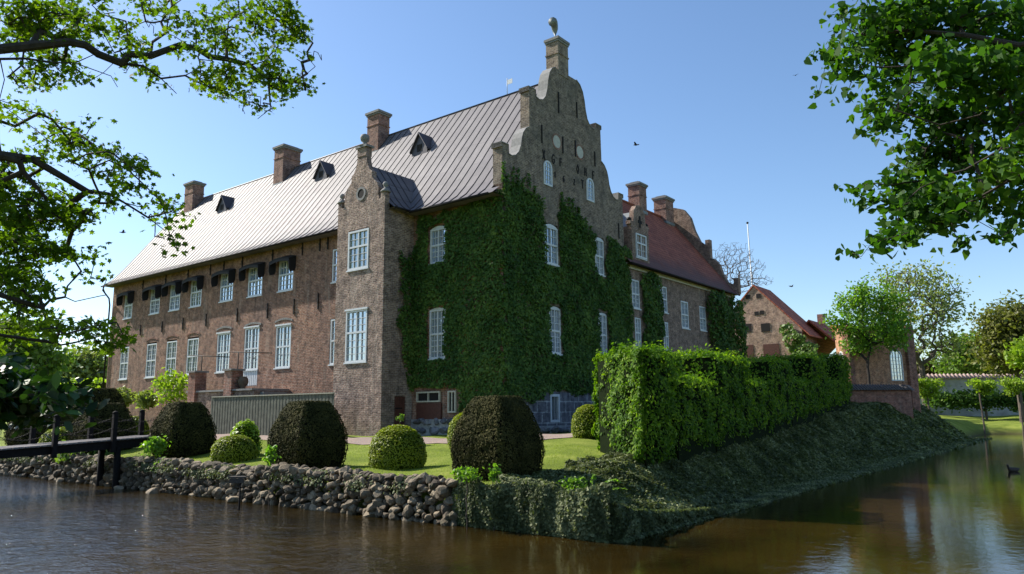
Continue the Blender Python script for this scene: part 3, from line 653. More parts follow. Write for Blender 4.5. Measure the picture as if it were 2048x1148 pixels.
# turret roof: ridge runs back into the main slope
tr_ = MB(); RZt = 14.95; xr = float(np.interp(RZt, [p[1] for p in PROF], [p[0] for p in PROF]))
tp = [(0.0, 12.38-.0), (.25, 12.6), (.6, 13.05), (1.1, 13.9), (1.75, RZt)]
ss = MB()
for sgn_, ye in ((1, T0-.35), (-1, T1+.35)):
    pr = [(ye+sgn_*(u if u else 0)*1.2, zz) for u, zz in tp]
    rows = []
    for y_, z_ in pr:
        xe = float(np.interp(z_, [p[1] for p in PROF], [p[0] for p in PROF]))+.12
        rows.append((y_, z_, xe))
    for (a, za, xa), (b, zb_, xb) in zip(rows, rows[1:]): tr_.quad((TX+.28, a, za), (xa, a, za), (xb, b, zb_), (TX+.28, b, zb_))
    for xk in np.arange(TX+.6, 2.2, .5):
        for (a, za, xa), (b, zb_, xb) in zip(rows, rows[1:]):
            if xk < min(xa, xb)+.1: ss.prism([(xk-.02, a, za-.01), (xk-.02, b, zb_-.01), (xk-.02, b, zb_+.05), (xk-.02, a, za+.05)], (.04, 0, 0))
    tr_.quad((TX+.28, rows[0][0], rows[0][1]), (.2, rows[0][0], rows[0][1]), (.2, rows[0][0]+sgn_*.36, rows[0][1]-.05), (TX+.28, rows[0][0]+sgn_*.36, rows[0][1]-.05))
tr_.build('turret_roof', M['roof'], turret); ss.build('turret_roof_seam', M['seam'], turret)
tg = MB(); tg.tube([(TX+.3, T0-.42, 12.34), (-.6, T0-.42, 12.34)], .06, 8); tg.build('turret_gutter', M['iron'], turret)

# ================================================================ RED ROOFED WING
wing = empty('wing_building', (CX, CY, 0), RZ, 'brick side wing under a steep red tiled roof, right of the curved gable', 'building')
W0, W1, WE = 11.1, 27.1, 10.85
wh = [(11.88, 12.8, 8.33, 10.03), (12.1, 12.82, 6.05, 7.82), (15.3, 16.35, 8.45, 10.1), (15.66, 16.33, 6.1, 7.88), (18.25, 19.35, 7.7, 9.48), (21.05, 22.1, 7.77, 9.43), (18.45, 19.45, 4.7, 6.1), (21.25, 22.3, 4.5, 6.25)]
mb = MB(); wall_cells(mb, 'y', .02, W0, W1, 0, WE, wh, .3); wall_cells(mb, 'x', W1, .02, 9, 0, WE, [], .2)
mb.build('wall', M['brick_wing'], wing)
for i, h in enumerate(wh): window(wing, 'y', .02, h[0]+.01, h[1]-.01, h[2]+.01, h[3]-.01, 'glass_c' if i != 6 else 'glass_a', rows=(2, 3) if i not in (1, 3) else (3, 2), cols=2 if i in (4, 5) else 2, split=.5)
co = MB(); co.box((W0, -.13, WE-.12), (W1, .018, WE+.02)); co.box((W0, -.07, WE-.26), (W1, .017, WE-.12)); co.build('cornice', M['cream'], wing)
wr = MB(); WP = [(-.4, 10.83), (.2, 11.5), (4.6, 17.15)]
for (y, z), (y2, z2) in zip(WP, WP[1:]): wr.quad((W0, y, z), (W1+.02, y, z), (W1+.02, y2, z2), (W0, y2, z2))
wr.quad((W0, 4.6, 17.15), (W1, 4.6, 17.15), (W1, 9.5, 10.8), (W0, 9.5, 10.8)); wr.quad((W0, -.4, 10.8), (W1, -.4, 10.8), (W1, .1, 10.78), (W0, .1, 10.78))
wr.build('roof', M['tiles'], wing)
gt = MB(); gt.tube([(W0, -.46, 10.8), (W1+.1, -.46, 10.8)], .06, 8); gt.build('gutter', M['iron'], wing)
rg = MB(); rg.tube([(W0, 4.6, 17.18), (W1, 4.6, 17.18)], .1, 8); rg.build('ridge_cap', M['tiles'], wing)
chimney(wing, 20.9, 22.0, 4.1, 5.0, 16.3, 18.85); chimney(wing, 25.1, 26.4, 4.1, 5.1, 16.3, 18.75)
# scrolled end gable
eg = [(-.45, 10.9), (-.45, 12.1), (-.1, 12.1), (-.1, 11.6), (.4, 11.9), (.75, 12.6), (.95, 13.3), (1.3, 13.75), (1.6, 13.85), (1.6, 15.3), (1.95, 15.3), (1.95, 14.9), (2.4, 15.3), (2.8, 16.2), (3.1, 17.3), (3.6, 18.0), (4.3, 18.25), (4.6, 18.3)]
egf = eg+[(9.2-y, z) for y, z in reversed(eg[:-1])]
m = MB(); m.prism([(W1, y, z) for y, z in egf], (.45, 0, 0)); m.build('end_gable', M['brick_wing'], wing)
# gabled wall dormer
dq = [(11.95, 10.9), (11.95, 13.3), (11.85, 13.3), (11.85, 13.5), (12.2, 13.5), (12.25, 13.7), (12.35, 14.2), (12.65, 14.55), (13.0, 14.65), (13.35, 14.55), (13.65, 14.2), (13.72, 13.7), (13.8, 13.5), (14.15, 13.5), (14.15, 13.3), (14.05, 13.3), (14.05, 10.9)]
m = MB(); m.prism([(x, -.05, z) for x, z in dq], (0, .3, 0)); m.box((12.0, .25, 10.9), (14.0, 2.6, 13.2)); dmo = m.build('dormer', M['brick_wing'], wing)
m = MB(); m.prism([(12.0, .26, 13.18), (13.0, .26, 14.3), (14.0, .26, 13.18)], (0, 2.6, 0)); m.build('dormer_roof', M['lead'], dmo)
m = MB(); m.lathe([(.12, 0), (.16, .1), (.1, .2), (.0, .24)], (11.98, .1, 13.5), 8); m.build('finial', M['iron'], dmo); m = MB(); m.lathe([(.12, 0), (.16, .1), (.1, .2), (.0, .24)], (14.02, .1, 13.5), 8); m.build('finial', M['iron'], dmo); m = MB()
m.box((12.92, -.09, 13.25), (13.08, -.052, 13.95)); m.box((12.78, -.09, 13.5), (13.22, -.053, 13.68)); m.build('dormer_ornament', M['iron'], dmo)
f = window(wing, 'y', -.05, 12.38, 13.62, 11.4, 12.82, 'glass_c', rows=(1, 2), split=.6, rec=-.045)
# ================================================================ leaves and branches
def rotbasis(n, D, tw):
    """frames whose third axis is D (n,3), twisted by tw"""
    D = D/(np.linalg.norm(D, axis=1, keepdims=True)+1e-9)
    r = np.where(np.abs(D[:, 2:3]) < .9, np.array([[0, 0, 1.]]), np.array([[1., 0, 0]]))
    A = np.cross(D, r); A /= np.linalg.norm(A, axis=1, keepdims=True)+1e-9; B = np.cross(D, A)
    c, s = np.cos(tw)[:, None], np.sin(tw)[:, None]
    return A*c+B*s, -A*s+B*c, D
TPL = {
 'quad': np.array([(-.5, 0, 0), (0, -.5, .1), (.5, 0, 0), (0, .5, .1)]),
 'oval': np.array([(0, -.6, 0), (.3, -.2, .06), (.28, .25, .06), (0, .6, -.05), (-.28, .25, .06), (-.3, -.2, .06)]),
 'maple': np.array([(0, -.5, 0), (.22, -.22, .04), (.62, -.1, -.03), (.34, .1, .03), (.42, .48, -.05), (.14, .3, .04), (0, .7, -.06), (-.14, .3, .04), (-.42, .48, -.05), (-.34, .1, .03), (-.62, -.1, -.03), (-.22, -.22, .04)]),
 'linden': np.array([(0, -.42, 0), (.3, -.46, .03), (.46, -.1, .07), (.3, .28, .04), (0, .78, -.1), (-.3, .28, .04), (-.46, -.1, .07), (-.3, -.46, .03)]),
 'blade': np.array([(-.06, 0, 0), (.06, 0, 0), (.02, .0, 1.0)]),
}
def leaves(name, P, D, size, mat, shape='quad', parent=None, tw=None, **kw):
    P = np.asarray(P, float); n = len(P); D = np.asarray(D, float)
    tw = RNG.uniform(0, 2*pi, n) if tw is None else tw
    A, B, C_ = rotbasis(n, D, tw); T = TPL[shape]; k = len(T)
    size = np.broadcast_to(np.asarray(size, float), (n,))
    V = P[:, None]+size[:, None, None]*(T[None, :, 0:1]*A[:, None]+T[None, :, 1:2]*B[:, None]+T[None, :, 2:3]*C_[:, None])
    return fastmesh(name, V.reshape(-1, 3), k, mat, parent, **kw)
def rdir(n, up=0.0):
    v = RNG.normal(size=(n, 3)); v[:, 2] += up; return v/np.linalg.norm(v, axis=1, keepdims=True)

def grow(nodes, parents, targets, step, wob=.25, grav=0.0, near_root=.0):
    """join every target to the nearest branch node, so limbs fork and thin like a real crown"""
    N = [np.array(p, float) for p in nodes]; Pn = list(parents); depth = [0.0]*len(N)
    for i in range(1, len(N)): depth[i] = depth[Pn[i]]+np.linalg.norm(N[i]-N[Pn[i]])
    arr = np.array(N); dep = np.array(depth)
    order = np.argsort(np.min(np.linalg.norm(targets[:, None]-arr[None], axis=2), axis=1)) if len(targets)*len(arr) < 4e6 else np.arange(len(targets))
    tips = []
    for ti in order:
        t = targets[ti]; d = np.linalg.norm(arr-t, axis=1)+near_root*dep; j = int(np.argmin(d)); p = arr[j]; L = np.linalg.norm(t-p)
        if L < step*.3: tips.append(j); continue
        m = max(1, int(L/step)); last = j; new = []
        for q in range(1, m+1):
            f = q/m; pt = p+(t-p)*f
            if q < m: pt = pt+RNG.normal(0, wob*step*.5, 3)+np.array([0, 0, grav*step*sin(pi*f)])
            new.append(pt); Pn.append(last); last = len(Pn)-1
        dep = np.concatenate([dep, [dep[j]+L*q/m for q in range(1, m+1)]]); arr = np.vstack([arr, new]); tips.append(last)
    return arr, Pn, tips
def branch_mesh(arr, Pn, rtip, expo=2.3, rmax=1.0, skip=0):
    n = len(arr); cnt = np.zeros(n); R = np.full(n, rtip**expo)
    ch = [[] for _ in range(n)]
    for i in range(1, n): ch[Pn[i]].append(i)
    acc = np.zeros(n)
    for i in range(n-1, -1, -1):
        if not ch[i]: acc[i] = rtip**expo
        if i > 0: acc[Pn[i]] += acc[i]
    R = np.minimum(acc**(1/expo), rmax)
    V, F, off = [], [], 0
    ii = np.arange(1, n); pa = np.array(Pn[1:]); a = arr[pa]; b = arr[ii]; T = b-a; T /= np.linalg.norm(T, axis=1, keepdims=True)+1e-9
    ref = np.where(np.abs(T[:, 2:3]) < .9, [[0, 0, 1.]], [[1., 0, 0]]); A = np.cross(T, ref); A /= np.linalg.norm(A, axis=1, keepdims=True)+1e-9; B = np.cross(T, A)
    rb = R[ii]; ra = np.minimum(R[pa], rb*1.5)
    polys = []
    for sel, k in ((rb > .03, 7), (rb <= .03, 4)):
        if not sel.any(): continue
        an = np.arange(k)*2*pi/k; c, s = np.cos(an), np.sin(an)
        c2, s2 = np.roll(c, -1), np.roll(s, -1)
        def ring(p, r, c, s): return p[:, None]+r[:, None, None]*(c[None, :, None]*A[sel][:, None]+s[None, :, None]*B[sel][:, None])
        ext = T[sel]*rb[sel][:, None]*.35
        q = np.stack([ring(a[sel]-ext, ra[sel], c, s), ring(b[sel]+ext, rb[sel], c, s), ring(b[sel]+ext, rb[sel], c2, s2), ring(a[sel]-ext, ra[sel], c2, s2)], axis=2)
        polys.append(q.reshape(-1, 3))
    return np.vstack(polys), R

def wblobs(blobs, n):
    """blobs: list of (centre, radii(3), weight) -> random points inside"""
    w_ = np.array([b[2] for b in blobs], float); w_ /= w_.sum(); k = RNG.choice(len(blobs), n, p=w_)
    v = RNG.normal(size=(n, 3)); v /= np.linalg.norm(v, axis=1, keepdims=True); v *= RNG.uniform(.15, 1, (n, 1))**.5
    return np.array([blobs[i][0] for i in k])+v*np.array([np.broadcast_to(blobs[i][1], 3) for i in k])
def tree(name, base, h, trunk_h, blobs, nt, per, lsize, mat, shape, label, cat='tree', group=None, spread=.35, bark='bark', rtip=.012, lean=(0, 0), expo=2.4, step=.5, part='trunk', up=.4, grav=.1, keep=1.0):
    t = empty(name, base, 0, label, cat, group)
    nodes = [np.array([0, 0, -.2])]; pr = [-1]; m = 5
    for k in range(1, m+1): nodes.append(np.array([lean[0]*k/m, lean[1]*k/m, trunk_h*k/m])+np.append(RNG.normal(0, .03*trunk_h/m, 2), 0)); pr.append(k-1)
    tg_ = wblobs(blobs, nt)
    arr, Pn, tips = grow(nodes, pr, tg_, step, .3, grav, .15)
    bv, R = branch_mesh(arr, Pn, rtip, expo)
    fastmesh(part, bv, 4, M[bark], t)
    if per > 0:
        tp = arr[np.array(tips)]; k = RNG.random(len(tp)) < keep; tp = tp[k]
        P = np.repeat(tp, per, 0); P = P+RNG.normal(0, spread, P.shape)*np.array([1, 1, .7])
        leaves('crown', P, rdir(len(P), up), lsize*RNG.uniform(.6, 1.25, len(P)), M[mat], shape, t)
    return t

# ================================================================ IVY ON THE HOUSE
def inpoly(P, poly):
    x, y = P[:, 0], P[:, 1]; ins = np.zeros(len(P), bool); n = len(poly); j = n-1
    for i in range(n):
        xi, yi = poly[i]; xj, yj = poly[j]
        c = ((yi > y) != (yj > y)) & (x < (xj-xi)*(y-yi)/(yj-yi+1e-12)+xi); ins ^= c; j = i
    return ins
def wnoise(u, v, s=1.0, seed=0):
    return (np.sin(u*1.7*s+seed)+np.sin(v*2.1*s+1.3*seed+u*.7*s)+np.sin((u+v)*3.1*s+seed*2)*.6+np.sin((u-v)*5.3*s)*.35)/2.9
def ivy_wall(ax, c, poly, holes, dens, sgn=-1, thick=.22, size=.13, seed=1, edge=.3):
    poly = np.array(poly); lo, hi = poly.min(0)-edge, poly.max(0)+edge; n = int((hi-lo).prod()*dens)
    U = RNG.uniform(lo, hi, (n, 2)); W_ = U.copy(); j = .26*edge/.3
    W_ += np.stack([wnoise(U[:, 1], U[:, 0], 2.3, seed), wnoise(U[:, 0], U[:, 1], 2.1, seed+3)], 1)*j
    k = inpoly(W_, poly)
    for h in holes:
        m = .03; k &= ~((W_[:, 0]*.4+U[:, 0]*.6 > h[0]-m) & (W_[:, 0]*.4+U[:, 0]*.6 < h[1]+m) & (W_[:, 1]*.35+U[:, 1]*.65 > h[2]-.02) & (W_[:, 1]*.35+U[:, 1]*.65 < h[3]+.16))
    U = U[k]; n = len(U)
    th = thick*(.75+.55*wnoise(U[:, 0], U[:, 1], 1.1, seed+5)); d = th*RNG.uniform(.05, 1, n)**.6
    P = np.zeros((n, 3)); D = RNG.normal(0, .45, (n, 3))
    if ax == 'x': P[:, 0] = c+sgn*d; P[:, 1] = U[:, 0]; P[:, 2] = U[:, 1]; D[:, 0] += sgn
    else: P[:, 1] = c+sgn*d; P[:, 0] = U[:, 0]; P[:, 2] = U[:, 1]; D[:, 1] += sgn
    D[:, 2] += .45; return P, D
iv = empty('climbing_ivy', (CX, CY, 0), RZ, 'thick dark green ivy covering the corner and the foot of the curved gable', 'ivy')
hl = [(3.5, 4.6, 9.65, 11.45), (3.52, 4.6, 5.02, 7.4), (2.65, 5.8, .9, 3.5)]
pa_ = ivy_wall('x', 0, [(-.1, 3.0), (-.1, 12.35), (2.2, 12.3), (3.6, 12.1), (5.2, 12.1), (5.5, 11.0), (5.75, 10), (5.75, 3.5), (3.5, 3.3), (1.8, 2.0)], hl, 460, seed=2)
hg = [(3.25, 4.45, 9.6, 12.1), (3.56, 4.5, 5.25, 7.55), (7.95, 8.87, 9.75, 12.6), (8.1, 8.95, 5.35, 7.7)]
pb_ = ivy_wall('y', 0, [(-.1, 2.9), (-.1, 13.0), (.3, 12.9), (1.0, 12.85), (2.0, 12.9), (3.1, 12.4), (3.2, 11.8), (4.55, 11.8), (4.6, 12.75), (5.5, 12.6), (6.6, 12.35), (7.8, 11.85), (7.9, 9.7), (8.9, 9.7), (9.0, 11.9), (9.9, 11.9), (11.3, 11.85), (11.65, 11.3), (11.65, 3.3), (9, 3.45), (6, 3.4), (3.6, 3.45), (1.5, 2.9)], hg, 460, seed=4)
# turret cheek creeper
pc_ = ivy_wall('y', T0, [(-1.15, 9.6), (-.9, 10.2), (-.5, 9.9), (-.2, 10.9), (0, 11), (0, 3.7), (-.35, 3.9), (-.75, 5.2), (-1.0, 6.8), (-.95, 8)], [], 330, thick=.35, seed=6)
P = np.vstack([pa_[0], pb_[0], pc_[0]]); D = np.vstack([pa_[1], pb_[1], pc_[1]])
# upright shoots at the top edge
sh = []
for x, z0, hgt in [(.3, 12.9, .5), (.7, 12.9, .9), (1.1, 12.8, 1.1), (1.5, 12.8, .7), (1.9, 12.8, 1.0), (2.4, 12.7, .6), (2.8, 12.5, .5), (4.7, 12.6, .9), (5.0, 12.6, .7), (5.4, 12.5, .9), (5.9, 12.4, .6), (6.3, 12.3, .8), (6.9, 12.1, .5), (7.4, 11.9, .4), (9.3, 11.8, .3), (3.0, 12.3, .5), (.0, 12.9, 1.0), (5.7, 12.4, 1.0)]:
    k = int(70*hgt); t = RNG.random(k); sh.append(np.stack([x+RNG.normal(0, .1, k)*(1.1-t), -.1+RNG.normal(0, .05, k), z0+t*hgt], 1))
sh = np.vstack(sh); P = np.vstack([P, sh]); D = np.vstack([D, RNG.normal(0, .5, sh.shape)+np.array([0, -1, .3])])
leaves('foliage', P, D, .125*RNG.uniform(.45, 1.45, len(P)), M['ivy'], 'oval', iv)
iw = empty('climbing_ivy', (CX, CY, 0), RZ, 'narrow upright strip of ivy on the red roofed wing between two window columns', 'ivy')
P, D = ivy_wall('y', 0, [(13.0, 2), (12.95, 6), (12.95, 10.4), (14.2, 10.75), (15.2, 10.6), (15.45, 9), (15.5, 2)], [], 230, seed=8, thick=.3)
leaves('foliage', P, D, .17*RNG.uniform(.6, 1.3, len(P)), M['ivy'], 'oval', iw)
ie = empty('climbing_ivy', (CX, CY, 0), RZ, 'bulging ivy wrapped round the far corner of the red roofed wing', 'ivy')
P, D = ivy_wall('y', 0, [(22.2, 2), (22.1, 10.65), (24, 10.7), (26, 10.6), (27.7, 10.4), (28.1, 9), (28.2, 2)], [], 150, seed=9, thick=.7)
P2, D2 = ivy_wall('x', 27.1, [(-.5, 2), (-.5, 10), (2, 9.5), (4, 2)], [], 100, sgn=1, seed=9, thick=.9)
leaves('foliage', np.vstack([P, P2]), np.vstack([D, D2]), .2*RNG.uniform(.6, 1.3, len(P)+len(P2)), M['ivy'], 'oval', ie)

# ================================================================ TOPIARY
def yew(px, py, Y, half, hgt, label, nleaf, lsz=.05, rz=None, top=.53):
    p = atY(px, py, Y); zb = hw(p[0], p[1]); rz = TH if rz is None else rz
    r = empty('yew_topiary', (p[0], p[1], zb), rz, label, 'topiary', 'clipped yew blocks along the moat')
    prof = [(0, .88), (.12, .96), (.28, 1.0), (.48, .99), (.58, .93), (.72, .82), (.88, .66), (.98, top), (1.0, top-.05)]
    def surf(u, ang):
        s_ = np.interp(u, [a for a, b in prof], [b for a, b in prof])*half
        c, s = np.cos(ang), np.sin(ang); e = .11
        q = (np.abs(c)**(2/e)+np.abs(s)**(2/e))**(-e/2)*np.minimum(1, 1) 
        q = np.minimum(q, 1.3)
        return np.stack([s_*q*c, s_*q*s, u*hgt], -1)
    core = MB(); K = 40; us = [0, .1, .2, .28, .42, .56, .68, .8, .9, .97, 1.0]
    V = []; 
    for u in us:
        a = np.arange(K)*2*pi/K+pi/K; V.append(surf(np.full(K, u), a)*np.array([.96, .96, .985]))
    V = np.vstack(V); F = [(i*K+j, i*K+(j+1) % K, (i+1)*K+(j+1) % K, (i+1)*K+j) for i in range(len(us)-1) for j in range(K)]+[tuple(range((len(us)-1)*K, len(us)*K))]
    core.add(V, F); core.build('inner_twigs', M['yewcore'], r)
    n = nleaf; u = RNG.random(n)**.85; a = RNG.uniform(0, 2*pi, n); P = surf(u, a); P2 = surf(np.clip(u+.02, 0, 1), a); P3 = surf(u, a+.03)
    Nn = np.cross(P3-P, P2-P+np.array([0, 0, 1e-4])); Nn /= np.linalg.norm(Nn, axis=1, keepdims=True)+1e-9
    nt_ = int(n*.16); at = RNG.uniform(0, 2*pi, nt_); rt = np.sqrt(RNG.random(nt_)); Pt = surf(np.full(nt_, .99), at)*np.array([1, 1, 1]); Pt[:, :2] *= rt[:, None]; P = np.vstack([P, Pt]); Nn = np.vstack([Nn, np.tile([0, 0, 1.], (nt_, 1))])
    lump = .022*wnoise(P[:, 0]*3+P[:, 1]*2, P[:, 2]*4, 1.5)+RNG.normal(0, .014, len(P))
    P = P+Nn*lump[:, None]; leaves('foliage', P, Nn*1.0+RNG.normal(0, .34, P.shape), lsz*RNG.uniform(.6, 1.4, len(P)), M['yew'], 'oval', r)
    return r
yew(995, 900, 18.55, .86, 1.95, 'dark clipped yew block nearest the ivy covered corner of the bank', 24000, .042)
yew(616, 880, 22.9, .89, 1.93, 'dark clipped yew block in front of the grey board fence, left of the box dome', 18000, .046)
yew(366, 870, 28.3, .9, 1.9, 'dark clipped yew block between the bridge end and the grey board fence', 13000, .05)
yew(206, 860, 31.5, 1.0, 1.95, 'dark clipped yew block behind the middle of the chain bridge', 8000, .065)
yew(195, 850, 37.5, 1.1, 2.5, 'taller dark yew block standing behind the one at the bridge', 7000, .07)
yew(85, 860, 36.2, 1.25, 2.0, 'wide dark yew block at the left edge with its side lit ochre', 9000, .065)
def dome(px, py, Y, rad, hgt, label, n, lsz=.045, mat='box', core='boxcore', name='box_dome', group='clipped box domes', jit=.012, zoff=0):
    p = atY(px, py, Y); zb = hw(p[0], p[1])+zoff
    r = empty(name, (p[0], p[1], zb), 0, label, 'shrub', group)
    K = 28; c = MB(); prof = [(.9, 0), (.985, .12), (1, .3), (.97, .5), (.86, .7), (.62, .88), (.32, .97), (.05, 1.0)]
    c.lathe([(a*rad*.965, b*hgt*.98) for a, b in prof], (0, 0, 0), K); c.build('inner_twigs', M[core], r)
    u = RNG.random(n); a = RNG.uniform(0, 2*pi, n); zz = 1-(1-u)**1.0
    u = np.where(RNG.random(n) < .35, .75+.25*np.sqrt(RNG.random(n)), u)
    rr = np.interp(u, [b for a_, b in prof], [a_ for a_, b in prof])*rad
    P = np.stack([rr*np.cos(a), rr*np.sin(a), u*hgt], 1); N_ = np.stack([np.cos(a)*(1.05-u), np.sin(a)*(1.05-u), u**2*.9+.05], 1); N_ /= np.linalg.norm(N_, axis=1, keepdims=True)
    P = P+N_*(RNG.normal(0, jit, (n, 1))+.02*wnoise(P[:, 0]*4, P[:, 1]*4+P[:, 2]*5, 1.3)[:, None])
    leaves('foliage', P, N_+RNG.normal(0, .45, P.shape), lsz*RNG.uniform(.6, 1.4, n), M[mat], 'oval', r); return r
dome(795, 890, 21.7, .8, 1.17, 'bright green box dome in the open between two dark yew blocks', 11000)
dome(932, 850, 26.0, .62, 1.2, 'bright box dome half hidden behind the nearest yew block', 5000)
dome(470, 880, 25.6, .73, .84, 'low bright box dome at the foot of the grey board fence', 6000)
dome(492, 850, 27.3, .5, 1.15, 'loose lime green shrub just behind the low box dome', 1500, .1, 'lime', name='leafy_shrub', group=None, jit=.05)
dome(268, 840, 38, .75, 1.15, 'small bright box dome right of the tall yew pair', 3000, .06)
dome(128, 850, 33.5, .9, 1.05, 'bright box dome showing between two yews behind the chain bridge', 3000, .06)
dome(1178, 850, 27.0, .62, 1.15, 'shaded box dome against the left end of the tall hedge', 4000)

# ================================================================ BEECH HEDGE
HO = np.array([3.3, 18.75]); HR = radians(57.9); HG = np.array([cos(HR), sin(HR)]); HL = np.array([-sin(HR), cos(HR)]); HT = 2.55
def hsight(px, py, v0=0.0):
    d = ray(px, py); P0 = HO+HL*v0; t = (P0@HL)/(d[:2]@HL); q = d*t; return (q[:2]-P0)@HG, q[2]+EYE
hd = empty('beech_hedge', (HO[0], HO[1], 0), HR, 'tall clipped beech hedge with a stepped battlement top along the right bank', 'hedge')
def hgz(u): q = HO+HG*u+HL*.3; return hw(q[0], q[1])
bx = [0]+[hsight(px, 760)[0] for px in (1360, 1432, 1497, 1547, 1586, 1627, 1656, 1681, 1702)]
TP = [(1330, 699), (1400, 759), (1470, 714), (1530, 764), (1570, 722), (1610, 763), (1645, 717), (1667, 763), (1692, 715)]
zts = [hsight(*t)[1] for t in TP]; zts[0] -= .04
core = MB(); P, D, LS = [], [], []
def face(n, fn, nd, a, b):
    n = max(int(n), 1); P.append(fn(RNG.random(n), RNG.random(n))); D.append(np.tile(np.array(nd, float), (n, 1)))
for k in range(9):
    a, b, zt = bx[k], bx[k+1], zts[k]; zb = hgz((a+b)/2)-.15; dn = [430, 360, 280, 220, 190, 170, 150, 150, 150][k]
    if k == 0: core.prism([(.55, .28, zb), (b-.15, .28, zb), (b-.15, HT-.15, zb), (b-.2, HT-.15, zb)], (0, 0, zt-.14-zb))
    else: core.box((a+(.15 if k % 2 == 0 else 0), .13, zb+.001), (b-(.15 if k % 2 == 0 else 0), HT-.13, zt-.12))
    zl = (zts[k+1] if k < 8 else zb) if k % 2 == 0 else 0; zl0 = zts[k-1] if k else zb
    A_ = (b-a)*(zt-zb)
    face(A_*dn, lambda r, q: np.stack([a+r*(b-a), 0*r, zb+q*(zt-zb)], 1), (0, -1, .1), a, b)
    face(A_*dn*.35, lambda r, q: np.stack([a+r*(b-a), 0*r+HT, zb+q*(zt-zb)], 1), (0, 1, .1), a, b)
    face((b-a)*HT*dn*1.1, lambda r, q: np.stack([a+r*(b-a), q*HT, 0*r+zt], 1), (0, 0, 1), a, b)
    if k % 2 == 0:
        face(HT*(zt-zl0)*dn*(1.4 if k == 0 else .6), lambda r, q: np.stack([0*r+a, r*HT, zl0+q*(zt-zl0)], 1), (-.75, .65, .12) if k == 0 else (-1, -.35, -.1), a, b)  # notch shade built in: sparser leaves turned from the sun bare dark core
        face(HT*(zt-zl)*dn*1.0, lambda r, q: np.stack([0*r+b, r*HT, zl+q*(zt-zl)], 1), (1, 0, .1), a, b)
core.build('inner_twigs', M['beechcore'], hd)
P = np.vstack(P); D = np.vstack(D)
SG = np.where((D[:, 0] < -.5) & (P[:, 0] > 1), .22, np.where(D[:, 0] < -.5, .42, .55))
# soften the vertical corner that faces the camera, rough the faces, shoots on top
m0 = P[:, 0] < bx[1]; P[:, 0] += np.where(m0, P[:, 1]*np.clip(1-P[:, 0]/bx[1], 0, 1), 0)
cr_ = np.clip((.5-P[:, 0])/.5, 0, 1)*np.clip((.5-P[:, 1])/.5, 0, 1); P[:, 0] += .28*cr_; P[:, 1] += .28*cr_
lump = .13*wnoise(P[:, 0]*1.4, P[:, 2]*1.6+P[:, 1], 1.6, 3)+.07*wnoise(P[:, 0]*4+P[:, 1], P[:, 2]*4, 1.4, 8)+RNG.normal(0, .05, len(P)); P = P+D*lump[:, None]
k = (D[:, 2] > .9) & (RNG.random(len(P)) < .16); P[k, 2] += RNG.uniform(0, .22, k.sum())
low = np.clip(1-(P[:, 2]-np.array([hgz(u) for u in P[:, 0]]))/.7, 0, 1); P[:, 1] += np.where(P[:, 1] < .5, .35*low, 0); P[:, 0] += np.where(P[:, 0]-P[:, 1] < .4, .25*low, 0)
leaves('foliage', P, D+RNG.normal(0, 1, P.shape)*SG[:, None]+np.array([0, 0, .2]), .078*RNG.uniform(.55, 1.4, len(P))*(1+P[:, 0]*.012), M['beech'], 'oval', hd)
# ================================================================ BANK: stones, ground cover, grass, weeds
sw = MB(); P_, R_ = [], []
y = -8.9
while y < 27:
    r = RNG.uniform(.09, .16) if y < 8 else .17; top = hz(-12.4, y)+.02; z = .0
    while z < top:
        rr = r*RNG.uniform(.5, 1.45); P_.append((-12.83+RNG.uniform(-.07, .05)-.08*(z < .25), y+RNG.uniform(-.16, .16), z+rr*.25)); R_.append(rr); z += rr*1.15
    P_.append((-12.62+RNG.uniform(-.05, .05), y, top+.0)); R_.append(RNG.uniform(.12, .2)); y += r*1.45
stones(sw, P_, R_, sub=2, jit=.1)
swo = sw.build('retaining_wall', M['stone'], None, label='rough field stone retaining wall along the left shore of the island', cat='wall'); swo.location = (CX, CY, 0); swo.rotation_euler = (0, 0, RZ)
for k, (px, py, r, lb) in enumerate([(236, 977, .16, 'small pale rock just out of the water left of the others'), (305, 985, .2, 'low flat rock breaking the water below the bridge end'), (120, 962, .18, 'small rock at the water line under the bridge'), (470, 1001, .2, 'rounded rock in the water beside the stick with a board')]):
    m = MB(); stones(m, [(0, 0, 0)], [r], sub=2, jit=.1); o = m.build('rock', M['stone'], None, label=lb, cat='rock', group='rocks in the water'); p = onz(px, py, .03); o.location = p
# tufts hanging over the wall top
n = 5200; cy_ = RNG.choice(RNG.uniform(-8.3, 20, 34), n); yy = cy_+RNG.normal(0, .22, n); t = RNG.random(n)**1.6
P = np.stack([-12.72-.25*np.minimum(t*2, 1)-RNG.random(n)*.08, yy, height(np.full(n, -12.4), yy)+.06-t*.38], 1); D = RNG.normal(0, .5, (n, 3))+np.array([-.8, 0, .6])
tf = leaves('trailing_plants', P, D, .06*RNG.uniform(.5, 1.4, n), M['groundivy'], 'oval', kind='stuff', label='small trailing plants hanging over the top of the stone wall', cat='ground cover'); tf.location = (CX, CY, 0); tf.rotation_euler = (0, 0, RZ)
